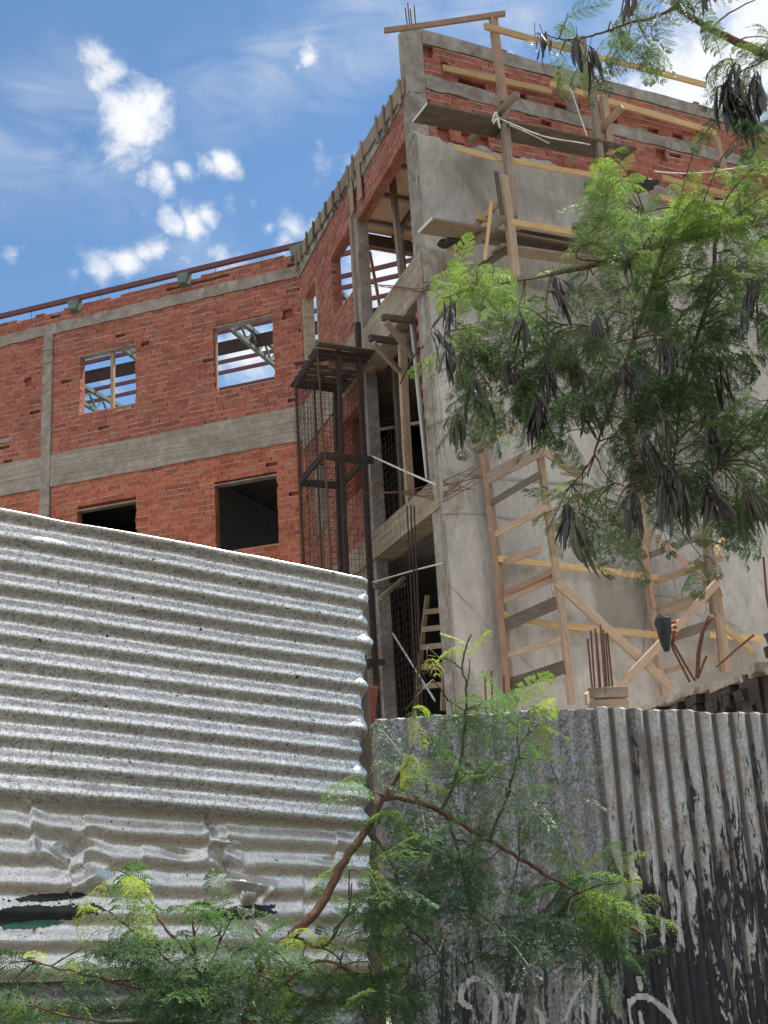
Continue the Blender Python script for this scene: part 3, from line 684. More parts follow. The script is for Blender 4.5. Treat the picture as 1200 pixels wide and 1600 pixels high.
for k in range(6):
    a=MF.at(575+random.uniform(-6,10),445+random.uniform(-8,8),.25); c=MF.at(660,452+random.uniform(-10,8),.1); d=RF.at(675+random.uniform(0,12),445+random.uniform(-6,6),.1); e=RF.at(700+random.uniform(-4,6),400+random.uniform(-10,20),.3)
    mb.tube([a,MF.at(620,446+random.uniform(-4,8),.2),c,d] if k<4 else [c,d,e],.007,4)
tag(mb.build('tie_wire',REBAR),'loose bundle of tie wires at the upper corner beam end','wire','tie wire bundles')

# ladder inside the bottom opening
LD=thing('wooden_ladder','wooden ladder standing inside the dark bottom opening','ladder',MF.at(675,1100,-.6))
plank('rail',MF.at(648,1115,-.6),MF.at(668,930,-.6),.05,.08,WTAN,LD); plank('rail',MF.at(692,1110,-.6),MF.at(699,930,-.6),.05,.08,WTAN,LD)
for a in ((651,1074,692,1070),(652,1043,694,1039),(655,1012,695,1008),(660,984,697,980),(664,956,698,952)):
    plank('rung',MF.at(a[0],a[1],-.57),MF.at(a[2],a[3],-.57),.09,.03,WTAN,LD)

# ------------------------------------------------------------------ upper scaffold
US=thing('timber_scaffold','timber scaffold hung on the upper right facade, with yellow boards and leaning posts','scaffold',RF.p(2,10,1))
def rb(name,a,b,oa,ob,w,t,m,par=None,**k): 
    par=US if par is None else par
    return plank(name,RF.at(a[0],a[1],oa),RF.at(b[0],b[1],ob),w,t,m,par,up=Vector((0,0,1)) if abs(a[0]-b[0])>abs(a[1]-b[1])*.7 else Vector(RF.d),**k)
rb('post',(787,160),(770,24),.95,.95,.13,.10,WPINK); rb('post',(801,340),(783,130),.86,.86,.13,.10,WGREY); rb('post',(805,432),(786,275),.95,.95,.13,.10,WTAN)
rb('post',(808,362),(801,272),.75,.75,.07,.06,WPINK)
rb('post',(953,240),(943,150),.86,.86,.12,.10,WTAN); rb('post',(938,245),(924,118),.97,.97,.11,.09,WGREY); rb('post',(911,58),(915,130),.9,.9,.08,.08,WGREY)
rb('post',(1138,290),(1119,214),.90,.90,.10,.08,WTAN)
rb('post',(785,335),(775,268),1.05,1.05,.07,.04,WDARK)
rb('rail',(600,48),(790,21),-.05,1.1,.10,.045,WPINK)
rb('rail',(757,41),(930,87),1.0,1.0,.12,.045,WNEW); rb('rail',(915,84),(1103,133),1.03,1.03,.11,.045,WNEW)
rb('rail',(692,106),(862,143),.10,.10,.12,.04,WNEW); rb('rail',(860,131),(1120,208),.14,.14,.12,.04,WNEW)
rb('rail',(709,230),(775,248),.78,.78,.10,.035,WNEW); rb('rail',(775,247),(930,274),.80,.80,.10,.035,WNEW); rb('rail',(1022,306),(1142,330),.12,.12,.10,.04,WNEW); rb('rail',(1035,278),(1172,312),.3,.3,.10,.04,WNEW)
rb('rail',(743,338),(762,343),.75,.75,.10,.04,WNEW); rb('rail',(797,347),(903,364),.99,.99,.11,.05,WNEW)
rb('outrigger',(735,220),(808,147),.06,1.35,.10,.10,WGREY); rb('outrigger',(886,256),(973,166),.06,1.35,.10,.10,WPINK)
rb('outrigger',(1117,260),(1150,228),.5,.8,.07,.07,WDARK); rb('outrigger',(1180,265),(1240,220),.1,1.2,.10,.10,WGREY)
rb('brace',(718,400),(786,341),.5,.99,.10,.08,WGREY); rb('brace',(700,395),(778,318),.3,.9,.09,.06,WTAN); rb('brace',(748,420),(795,388),.3,.9,.10,.08,WDARK); rb('brace',(757,406),(768,315),.95,.95,.05,.03,WNEW)
rb('post',(722,400),(716,370),.35,.35,.12,.10,WDARK)
PL=[((656,176),(800,204),.45,.50,WDARK,'upper dark scaffold plank with white painted end beside the corner column'),
    ((785,203),(982,243),.55,.50,WDARK,'upper dark scaffold plank crossing behind the second post'),
    ((664,352),(900,394),.45,.45,WGREY,'lower scaffold plank with white painted end near the corner'),
    ((800,366),(1062,408),.30,.42,WGREY,'lower scaffold plank nearer the wall running into the leaves'),
    ((775,388),(1060,425),.62,.30,WGREY,'lowest scaffold plank with a sunlit edge, running into the leaves')]
for a,b,o,w,m,lb in PL:
    t=plank('scaffold_plank',RF.at(*a,o+w/2),RF.at(*b,o+w/2),.035,w,m,None); tag(t,lb,'plank','scaffold planks on the right facade')
    if 'white' in lb:
        e=plank('painted_end',RF.at(*a,o+w/2)-RF.d*.012,RF.at(*a,o+w/2)+RF.d*.012,.038,w+.004,WHITEP,t)
rope([RF.at(772,180,1.1),RF.at(796,192,1.05),RF.at(850,213,1.1),RF.at(900,222,1.1),RF.at(922,226,1.)],.011,ROPE,'white rope sagging between the first two scaffold posts')
rope([RF.at(796,195,1.05),RF.at(830,210,1.05),RF.at(858,224,1.)],.009,ROPE,'short thin white rope below the sagging rope')
rope([RF.at(889,133,1.1),RF.at(898,157,1.1),RF.at(917,213,1.1)],.013,ROPE,'white rope hanging straight beside the second scaffold post')
rope([RF.at(1022,268,.9),RF.at(1080,271,.95),RF.at(1140,264,.95),RF.at(1181,257,.9)],.011,ROPE,'white rope strung near the third scaffold post')
rope([RF.at(769,190,1.15),RF.at(774,176,1.2),RF.at(778,183,1.15),RF.at(781,200,1.15),RF.at(776,186,1.2),RF.at(771,193,1.2)],.016,ROPE,'white rope knot tied on the log outrigger')
def crumple(name,c,rx,ry,rz,m,label,cat,seed=1,par=None):
    mb=MB(); nu,nv=16,12; rr=np.random.default_rng(seed); ph=rr.uniform(0,6,6)
    for j in range(nv+1):
        th=math.pi*j/nv
        for i in range(nu):
            a=2*math.pi*i/nu; k=1+.14*math.sin(3*a+ph[0]+j*.5)+.10*math.sin(5*a+ph[1]-j)+.10*math.sin(7*th+ph[2])
            mb.v.append((c.x+rx*k*math.sin(th)*math.cos(a),c.y+ry*k*math.sin(th)*math.sin(a),c.z+rz*math.cos(th)*(1+.06*math.sin(4*a))))
    for j in range(nv):
        for i in range(nu):
            i2=(i+1)%nu; mb.f.append((j*nu+i,(j+1)*nu+i,(j+1)*nu+i2,j*nu+i2))
    o=mb.build(name,m,par); 
    if label: tag(o,label,cat)
    return o
crumple('cloth_rag',RF.at(1000,290,.5),.30,.2,.07,BLACK,'dark crumpled rag lying on the scaffold beside the yellow board','rag',3)
crumple('cloth_rag',RF.at(700,380,.35),.17,.14,.05,BLACK,'dark bundle under the lower scaffold plank near the corner','rag',5)

# ------------------------------------------------------------------ lower scaffold of ladder frames
LS=thing('ladder_scaffold','tan timber scaffold of two ladder frames against the grey plaster wall','scaffold',RF.at(900,1100,.5)*1.0)
OW,ON=.12,1.0
def r2(name,a,oa,b,ob,w,t,m): return plank(name,RF.at(a[0],a[1],oa),RF.at(b[0],b[1],ob),w,t,m,LS,up=Vector((0,0,1)) if abs(a[0]-b[0])>abs(a[1]-b[1])*.5 else Vector(RF.d))
r2('upright',(801,1110),OW,(744,610),OW,.08,.09,WTAN); r2('upright',(793,1090),OW+.1,(751,690),OW+.1,.10,.05,WPINK)
r2('upright',(893,1100),ON,(866,870),ON,.10,.08,WTAN); r2('upright',(879,960),ON-.1,(838,665),ON-.1,.10,.08,WTAN)
for a,b,w,m in (((746,701),(809,664),.08,WPINK),((753,752),(846,703),.19,WGREY),((758,792),(846,740),.10,WDARK),((764,840),(855,793),.10,WTAN),((783,881),(846,857),.10,WTAN),((778,932),(870,889),.10,WPINK),((779,942),(878,897),.10,WTAN),((782,980),(873,940),.18,WDARK),((786,1026),(878,997),.09,WTAN),((795,1070),(882,1042),.19,WDARK)):
    r2('rung',a,OW+.04,b,ON,w,.035,m)
r2('upright',(1012,900),OW,(984,640),OW,.12,.09,WPINK); r2('upright',(1038,1090),OW+.08,(1000,800),OW+.08,.11,.08,WTAN); r2('upright',(1022,950),OW+.16,(1005,870),OW+.16,.07,.05,WPINK)
r2('upright',(1118,960),ON,(1103,820),ON,.14,.10,WGREY); r2('upright',(1135,1050),ON-.1,(1116,900),ON-.1,.13,.09,WTAN); r2('upright',(1128,1050),ON+.03,(1113,900),ON+.03,.06,.05,WPINK)
for a,b,w,m in (((1014,868),(1103,835),.10,WGREY),((1023,908),(1130,871),.11,WTAN),((1027,958),(1128,922),.19,WTAN),((1045,997),(1119,973),.15,WGREY),((1037,1050),(1126,1024),.09,WTAN)):
    r2('rung',a,OW+.04,b,ON,w,.035,m)
r2('rail',(777,873),OW+.1,(1028,903),OW+.1,.10,.04,WNEW); r2('rail',(783,960),OW+.1,(905,985),OW+.1,.10,.04,WNEW); r2('rail',(885,978),OW+.14,(1026,992),OW+.14,.10,.04,WNEW); r2('rail',(1108,992),OW+.1,(1192,998),OW+.1,.10,.04,WNEW)
r2('brace',(846,704),ON+.05,(905,744),ON,.09,.06,WTAN); r2('brace',(870,910),ON+.05,(1050,1075),ON+.1,.13,.05,WTAN)
r2('brace',(962,1079),ON+.16,(1122,909),ON+.1,.12,.05,WTAN); r2('brace',(1115,864),.8,(1155,815),.4,.09,.05,WNEW); r2('brace',(1123,973),.8,(1176,1017),.6,.10,.05,WNEW); r2('brace',(1003,822),OW+.2,(1104,908),ON,.10,.05,WTAN)

# concrete stub with starter bars
Ys=11.6; c=at(950,1092,Ys)
ST=thing('column_stub','concrete column stub in timber formwork with eight upright rusty bars','column stub',Vector((c.x,c.y,0)))
SF=Frame(Vector((c.x,c.y,0)),(1,.12)); zt=c.z+.06
mb=MB(); mb.box(SF,-.14,.14,0,zt,-.28,.0); mb.build('concrete_core',CONC,ST)
for a,b,m in (((-.20,zt,.03),(.20,zt,.03),WGREY),((-.20,zt-.12,.02),(.20,zt-.12,.02),WTAN)): plank('form_board',SF.p(*a),SF.p(*b),.10,.03,m,ST)
plank('form_board',SF.p(-.2,zt-.03,.03),SF.p(-.40,zt-.13,.62),.10,.03,WTAN,ST); plank('form_board',SF.p(.2,zt,.0),SF.p(.2,zt,-.3),.10,.03,WGREY,ST)
for (x0,y0,x1,y1) in ((926,1084,918,998),(930,1084,923,985),(937,1084,930,982),(939,1084,932,990),(946,1084,938,976),(949,1084,942,984),(953,1084,946,990),(958,1084,949,989)):
    mb=MB(); mb.tube([at(x0,y0,Ys+random.uniform(-.1,.1)),at(x1,y1,Ys+random.uniform(-.1,.1))],.010,5); mb.build('starter_bar',REBAR,ST)
mb=MB()
for x,y in ((789,1068),(760,1070),(770,1060)): mb.tube([at(x,y+60,11),at(x-2,y-12,11)],.010,5)
tag(mb.build('starter_bars',REBAR),'short rusty bars poking up behind the fence by the ladder frame foot','rebar')

# ruined wall
P0=at(975,1102,11.5); P1=at(1300,985,6.0)
RW=Frame(Vector((P1.x,P1.y,0)),(P0.x-P1.x,P0.y-P1.y)); LR=(Vector((P0.x,P0.y,0))-Vector((P1.x,P1.y,0))).length
OLD=m_conc('sooty_masonry',(.035,.03,.03),(.10,.08,.07),0,(.03,.025,.025),.8,3.); OLDB=m_brick('old_brick',(.30,.34,.36)); COPE=m_conc('pale_coping',(.30,.25,.21),(.46,.40,.34),0,(.12,.09,.07),.7,3.)
RU=thing('ruined_wall','old sooty broken masonry wall with pale coping above the fence at right','wall',RW.p(LR/2,0))
mb=MB(); s=0
while s<LR:
    L=random.uniform(.12,.34); z=0
    a,b=RW.hit(1200,1048)[1],0
    zt=P1.z+(P0.z-P1.z)*(s/LR)-.10
    mb.box(RW,s,s+L,0,zt-random.uniform(.0,.03),-.3,random.uniform(-.03,.03),.01); s+=L
mb.build('masonry',OLD,RU)
mb=MB(); s=0
while s<LR+.1:
    L=random.uniform(.15,.5); zt=P1.z+(P0.z-P1.z)*(s/LR)-.09; h=random.uniform(.02,.06)
    mb.box(RW,s,s+L*random.uniform(.8,1),zt-.02,zt+h*.6,-.32,random.uniform(.03,.09),.012); s+=L
mb.build('coping',COPE,RU)
mb=MB()
for k in range(150):
    s=random.uniform(.1,LR*.93); zt=P1.z+(P0.z-P1.z)*(s/LR)-.09; z=zt-random.uniform(.05,.75); L=random.uniform(.05,.2)
    mb.box(RW,s,s+L,z,z+random.uniform(.03,.07),-.2,random.uniform(.03,.075),.012)
mb.build('brick_rubble',OLD,RU)
s0=RW.hit(1165,1030)[0]
mb=MB(); s=max(0,s0-2.2)
while s<s0:
    for k in range(random.choice((0,1,2,2))):
        zt=P1.z+(P0.z-P1.z)*(s/LR)-.03+k*.075; mb.box(RW,s,s+random.uniform(.12,.2),zt,zt+.065,-.28+random.uniform(0,.05),random.uniform(-.02,.05),.012)
    s+=.2
mb.build('broken_courses',OLD,RU)
mb=MB()
for pts in (((1088,1060),(1090,1020),(1096,990),(1108,962)),((1091,1060),(1093,1020),(1100,985),(1113,965)),((1078,1066),(1062,1035),(1050,1010),(1046,995)),((1086,1064),(1066,1030),(1052,1005),(1052,990)),((1120,1042),(1150,1015),(1178,992)),((1092,1056),(1098,1040),(1104,1025)),((1193,870),(1198,930),(1203,960))):
    mb.tube([at(x,y,8.3) for x,y in pts],.009,5)
mb.build('bent_rebar',REBAR,RU)
# black bag on the bars
bc=at(1038,990,8.2)
bag=thing('rubbish_bag','black crumpled bag hanging on bent bars before the second ladder frame','bag',bc)
mb=MB(); rows=[(962,1026,1046),(967,1023,1048),(975,1023,1049),(985,1025,1049),(995,1029,1049),(1005,1032,1048),(1013,1035,1047),(1018,1038,1045)]
for (y,xa,xb) in rows:
    A=at(xa,y,8.2); B=at(xb,y,8.2); cc=(A+B)/2; r=(B-A).length/2
    for k in range(12):
        t=2*math.pi*k/12; j=1+random.uniform(-.10,.10); mb.v.append((cc.x+r*j*math.cos(t),cc.y+r*.75*j*math.sin(t),cc.z+random.uniform(-.006,.006)))
for j in range(len(rows)-1):
    for k in range(12): mb.f.append((j*12+k,(j+1)*12+k,(j+1)*12+(k+1)%12,j*12+(k+1)%12))
mb.f.append(tuple(range(12))); mb.f.append(tuple(reversed(range((len(rows)-1)*12,len(rows)*12)))); mb.build('bag_body',BLACK,bag)
RAG=m_simple('red_cloth',(.25,.05,.03),(.42,.16,.10),25,.8)
for (x,y) in ((1053,972),(1055,980),(1054,988),(1056,994)): crumple('red_scrap',at(x,y,8.2),.018,.012,.012,RAG,None,None,int(y),bag)

# ------------------------------------------------------------------ corrugated fences
def build_np(name,V,F,m,parent,smooth=True,tone=None,solid=0):
    V=np.asarray(V,dtype=np.float64); c=(V.min(0)+V.max(0))/2; c[2]=V[:,2].min()
    F=np.asarray(F,dtype=np.int32); k=F.shape[1]
    me=bpy.data.meshes.new(name); me.vertices.add(len(V)); me.vertices.foreach_set('co',(V-c).astype(np.float32).ravel())
    me.loops.add(F.size); me.loops.foreach_set('vertex_index',F.ravel()); me.polygons.add(len(F))
    me.polygons.foreach_set('loop_start',np.arange(0,F.size,k,dtype=np.int32)); me.polygons.foreach_set('loop_total',np.full(len(F),k,dtype=np.int32))
    if tone is not None:
        a=me.attributes.new('tone','FLOAT','POINT'); a.data.foreach_set('value',np.asarray(tone,dtype=np.float32))
    me.update(calc_edges=True); me.validate()
    o=link(name,me,m,parent,Matrix.Translation(Vector(c)),smooth)
    if solid:
        md=o.modifiers.new('gauge','SOLIDIFY'); md.thickness=solid; md.offset=-1
    return o
FP0=at(0,1100,3.62); FP1=at(578,1100,4.25)
LFE=Frame(Vector((FP0.x,FP0.y,0)),(FP1.x-FP0.x,FP1.y-FP0.y))
def corr_sheet(W, corners, ncorr, vertical, amp, nu, nv, name, m, parent, off=0, dents=None, seed=0, rag=.0, phase=0, ragtop=0, kinks=()):
    """corners TL,TR,BR,BL as (s,z); vertical=True means the ridges run up and down"""
    u=np.linspace(0,1,nu); v=np.linspace(0,1,nv); U,V=np.meshgrid(u,v)
    TL,TR,BR,BL=[np.array(c) for c in corners]
    SZ=(1-U)[...,None]*((1-V)[...,None]*TL+V[...,None]*BL)+U[...,None]*((1-V)[...,None]*TR+V[...,None]*BR)
    s=SZ[...,0].copy(); z=SZ[...,1].copy()
    if rag: 
        r=rag*(vnoise(V*ncorr*1.0+3,U*0,seed)-.5)+rag*.5*(vnoise(V*ncorr*3,U*0,seed+1)-.5); w=np.clip((U-.9)/.1,0,1); s+=r*w
    if ragtop: 
        r=ragtop*(vnoise(U*ncorr*.6+3,U*0,seed+5)-.5); z+=r*np.clip((.15-V)/.15,0,1)
    w=(U if vertical else V)*ncorr
    w=w+ (.10*(vnoise(U*3,V*3,seed+7)-.5))
    for (x,y,a,L) in kinks: w=w+a*np.clip(1-np.abs(U-x)/L,0,1)*np.sign(np.sin((U-x)*40/L*.05+.3))*np.exp(-((V-y)/.16)**2)
    o=amp*np.sin(2*np.pi*w+phase)*(.85+.3*vnoise(U*4,V*4,seed+2))
    w_=1; o+=.026*(vnoise(U*2.2,V*2.2,seed+3)-.5)+.006*(vnoise(U*9,V*9,seed+4)-.5)
    if dents is not None: o+=dents(U,V,s,z,w)
    P=np.empty(s.shape+(3,)); O=np.array(W.O); d=np.array(W.d); n=np.array(W.n)
    P[:]=O+s[...,None]*d+(o+off)[...,None]*n; P[...,2]+=z
    idx=np.arange(nu*nv).reshape(nv,nu); F=np.stack([idx[:-1,:-1],idx[:-1,1:],idx[1:,1:],idx[1:,:-1]],-1).reshape(-1,4)
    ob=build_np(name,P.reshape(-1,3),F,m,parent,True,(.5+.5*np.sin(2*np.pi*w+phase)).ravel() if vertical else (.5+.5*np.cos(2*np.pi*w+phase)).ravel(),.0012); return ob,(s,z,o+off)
def sheet_patch(poly_fn,srf,lift,name,m,par,W):
    s,z,o=srf; nv,nu=s.shape; keep=poly_fn(s,z); V=[];F=[]; idm=-np.ones(s.shape,int)
    O=np.array(W.O); d=np.array(W.d); n=np.array(W.n)
    cells=keep[:-1,:-1]&keep[1:,:-1]&keep[:-1,1:]&keep[1:,1:]
    need=np.zeros_like(keep); need[:-1,:-1]|=cells; need[1:,:-1]|=cells; need[:-1,1:]|=cells; need[1:,1:]|=cells
    idm[need]=np.arange(need.sum()); P=O+s[need][:,None]*d+(o[need]+lift)[:,None]*n; P[:,2]+=z[need]
    jj,ii=np.nonzero(cells); F=np.stack([idm[jj,ii],idm[jj,ii+1],idm[jj+1,ii+1],idm[jj+1,ii]],-1)
    if len(F)==0: return None
    return build_np(name,P,F,m,par,True)
FL=thing('corrugated_fence','left fence of silvery corrugated sheets with level ridges','fence',LFE.p(.6,0))
h=lambda x,y:LFE.hit(x,y)
def dent1(U,V,s,z,w):
    o=np.zeros_like(U)
    for (x,y,r,a) in ((.38,.93,.03,-.010),(.985,.62,.04,.02),(.97,.66,.03,-.012),(.72,.02,.05,.006),(.30,.0,.06,-.006),(.62,.55,.05,-.007),(.05,.2,.06,.004)):
        o+=a*np.exp(-(((U-x)*1.6/r/1.2)**2+((V-y)/r)**2))
    o+=.012*(vnoise(U*5,V*2.5,77)-.5)+.004*(vnoise(U*13,V*11.4,78)-.5)
    o-=.03*np.clip((U-.975)/.025,0,1)**2*(.4+vnoise(V*14,U*0,12))
    return o
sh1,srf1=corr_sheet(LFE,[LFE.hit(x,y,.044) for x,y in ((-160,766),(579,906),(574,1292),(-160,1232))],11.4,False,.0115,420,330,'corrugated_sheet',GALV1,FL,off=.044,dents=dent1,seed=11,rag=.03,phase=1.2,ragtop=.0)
RUST=m_simple('rust_stain',(.24,.13,.08),(.44,.28,.18),60,.9,.1)
def nailrow(s,z):
    k=np.zeros(s.shape,bool)
    for (x,y) in ((223,356),(222,391),(221,431),(221,468),(221,510),(218,548),(215,583),(214,618)):
        c=LFE.hit(x,y+ (620 if False else 0)); 
        k|=((s-c[0])/.010)**2+((z-c[1])/.014)**2+.9*(vnoise(s*300,z*300,4)-.5)<1
    for (x,y) in ((222,978),(221,1018),(222,1050),(216,1126),(215,1160),(214,1200),(222,1240),(230,878)):
        c=LFE.hit(x,y); k|=((s-c[0])/.009)**2+((z-c[1])/.015)**2+.9*(vnoise(s*300,z*300,4)-.5)<1
    return k
sh1['label']='upper spangled silver sheet with a curled right edge'
def creases(U,V,s,z,w):
    o=np.zeros_like(U); rr=np.random.default_rng(5)
    for (x,y,a,L) in ((.33,.28,-.020,.10),(.36,.45,.014,.12),(.25,.30,.010,.07),(.66,.35,-.018,.08),(.70,.45,.018,.10),(.72,.62,-.016,.10),(.62,.1,-.012,.06),(.66,.22,.014,.05),(.55,.30,-.008,.07),(.90,.3,-.008,.06),(.75,.52,.012,.05),(.30,.36,.012,.06)):
        t=rr.uniform(0,3.14); du=(U-x)*2.2; dv=(V-y); p=du*math.cos(t)+dv*math.sin(t); q=-du*math.sin(t)+dv*math.cos(t)
        o+=2.1*a*np.exp(-(p/L)**2)*np.clip(1-np.abs(q)/(L*.5),0,1)
    o+=.012*(np.abs(vnoise(U*7,V*4,31)-.5))-.007*np.abs(vnoise(U*17,V*8,33)-.5)
    return o
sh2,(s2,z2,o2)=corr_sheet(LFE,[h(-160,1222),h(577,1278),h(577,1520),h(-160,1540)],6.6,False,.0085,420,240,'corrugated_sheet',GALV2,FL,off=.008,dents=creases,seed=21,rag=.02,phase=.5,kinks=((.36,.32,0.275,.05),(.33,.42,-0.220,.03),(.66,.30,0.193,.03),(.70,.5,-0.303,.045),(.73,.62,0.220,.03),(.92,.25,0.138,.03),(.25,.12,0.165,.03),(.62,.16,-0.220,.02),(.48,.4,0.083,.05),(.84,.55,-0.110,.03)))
sh2['label']='lower dented and creased silver sheet'
sheet_patch(nailrow,srf1,.0014,'rust_stain',RUST,sh1,LFE)
bz=.05
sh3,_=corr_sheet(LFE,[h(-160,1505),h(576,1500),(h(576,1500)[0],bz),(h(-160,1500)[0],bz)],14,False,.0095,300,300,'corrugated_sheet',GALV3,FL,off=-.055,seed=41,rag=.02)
sh3['label']='bottom dull brownish sheet behind the shrub, foliage shade painted in'
for x in (-60,250,560):
    a=LFE.hit(x,900)[0]; plank('fence_post',LFE.p(a,0,-.05),LFE.p(a,LFE.hit(x,930)[1],-.05),.06,.06,WDARK,FL,up=Vector(LFE.n))
mb=MB()
for k in range(26):
    u=random.uniform(0,1); row=random.choice((0,3,6,9)); 
# graffiti patches on the lower sheet (dark arcs and a green patch)
DARKP=m_simple('dark_spray_paint',(.012,.014,.016),(.03,.035,.035),20,.5,.4); GREENP=m_simple('green_spray_paint',(.03,.12,.09),(.06,.19,.15),20,.5,.4); WHITES=m_simple('white_spray_paint',(.42,.40,.38),(.60,.58,.56),25,.7,.3)
def ell(cx,cy,rx,ry,inner=None):
    c=h(cx,cy); ex=abs(h(cx+rx,cy)[0]-c[0]); ez=abs(h(cx,cy+ry)[1]-c[1])
    def f(s,z):
        r=((s-c[0])/ex)**2+((z-c[1])/ez)**2+ .8*(vnoise(s*90,z*160,3)-.5)+.4*(vnoise(s*300,z*300,8)-.5)
        return r<1 if inner is None else (r<1)&(((s-c[0])/(ex*inner))**2+((z-c[1]+ez*.25)/(ez*inner))**2>1)
    return f
sheet_patch(ell(40,1430,125,15),(s2,z2,o2),.0022,'graffiti_patch',DARKP,sh2,LFE); sheet_patch(ell(52,1444,48,7),(s2,z2,o2),.0044,'graffiti_patch',GREENP,sh2,LFE)
sheet_patch(ell(375,1426,60,12),(s2,z2,o2),.0022,'graffiti_patch',DARKP,sh2,LFE); sheet_patch(ell(80,1402,60,7),(s2,z2,o2),.0022,'graffiti_patch',DARKP,sh2,LFE)

GP0=at(588,1200,5.0); GP1=at(1200,1200,5.35)
RFE=Frame(Vector((GP0.x,GP0.y,0)),(GP1.x-GP0.x,GP1.y-GP0.y))
FR=thing('corrugated_fence','right fence of grey and flaking black corrugated sheets with upright ridges','fence',RFE.p(.8,0))
g=lambda x,y,off=0:RFE.hit(x,y,off)
def vsheet(xa,ya,xb,yb,nc,m,off,seed,label,amp=.0115):
    A=g(xa,ya); B=g(xb,yb)
    ob,srf=corr_sheet(RFE,[A,B,(B[0],bz),(A[0],bz)],nc,True,amp,max(60,nc*22),260,'corrugated_sheet',m,FR,off=off,seed=seed,ragtop=.012); ob['label']=label; return ob,srf
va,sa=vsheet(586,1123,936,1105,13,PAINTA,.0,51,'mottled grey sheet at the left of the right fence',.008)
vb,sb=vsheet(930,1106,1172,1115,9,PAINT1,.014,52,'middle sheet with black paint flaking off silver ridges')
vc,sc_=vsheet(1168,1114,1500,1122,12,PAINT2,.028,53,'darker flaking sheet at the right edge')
for z in (.5,1.2,1.75): plank('fence_rail',RFE.p(-.0,z,-.06),RFE.p(2.6,z,-.06),.07,.05,WDARK,FR)
for s in (.1,1.4,2.5): plank('fence_post',RFE.p(s,0,-.13),RFE.p(s,1.95,-.13),.08,.08,WDARK,FR,up=Vector(RFE.n))
def stroke(pts,wpx,srf,par,lift=.0022):
    pp=[g(x,y) for x,y in pts]; seg=[]
    def cr(p0,p1,p2,p3,t): return tuple(.5*((2*p1[i])+(-p0[i]+p2[i])*t+(2*p0[i]-5*p1[i]+4*p2[i]-p3[i])*t*t+(-p0[i]+3*p1[i]-3*p2[i]+p3[i])*t**3) for i in (0,1))
    for i in range(len(pp)-1):
        for k in range(10): seg.append(cr(pp[max(i-1,0)],pp[i],pp[i+1],pp[min(i+2,len(pp)-1)],k/10))
    seg.append(pp[-1]); w=wpx/1850*5.2/2
    def f(s,z):
        d=np.full(s.shape,9.)
        for (a,b) in seg: d=np.minimum(d,(s-a)**2+(z-b)**2)
        return d<(w*(.9+.3*vnoise(s*30,z*30,2)))**2
    return sheet_patch(f,srf,lift,'graffiti_stroke',WHITES,par,RFE)
def stroke_a(p,w=9): return stroke(p,w,sa,va)
stroke_a([(731,1573),(720,1562),(722,1545),(733,1532),(748,1529),(762,1537),(770,1552),(773,1575),(770,1605)],10)
stroke_a([(810,1478),(808,1510),(797,1545),(791,1553)],8); stroke_a([(827,1508),(815,1530),(806,1565),(800,1605)],8); stroke_a([(836,1472),(848,1466)],6)
stroke_a([(838,1577),(845,1585),(848,1605)],8); stroke_a([(905,1485),(908,1530),(910,1605)],7); stroke_a([(922,1525),(902,1552),(884,1590)],8); stroke_a([(932,1512),(930,1560),(928,1605)],7); stroke_a([(695,1460),(688,1480),(684,1492)],5)
stroke_a([(906,1400),(918,1415),(930,1425)],9)
stroke([(985,1608),(978,1585),(982,1565),(1000,1557),(1020,1563),(1042,1583),(1058,1608)],11,sb,vb); stroke([(1000,1583),(1003,1605)],9,sb,vb); stroke([(998,1528),(1001,1545)],8,sb,vb)
stroke([(945,1408),(975,1420),(1003,1442)],9,sb,vb)

# reddish brown board in the gap between the fences
tag(plank('rusty_board',at(570,1160,4.75),at(581,1072,4.75),.05,.02,m_simple('rust_board',(.16,.05,.035),(.28,.10,.07),14,.9),None,up=Vector((1,0,0))),'reddish brown board wedged in the gap between the two fences','board')
mb=MB(); 
for p in (((570,1050),(582,1068),(592,1075),(600,1090)),((574,1058),(588,1065),(596,1080)),((566,1075),(578,1090),(572,1105))): mb.tube([at(x,y,4.6) for x,y in p],.0016,4)
tag(mb.build('loose_wire',REBAR),'thin rusty wires curling out of the gap beside the left fence','wire')

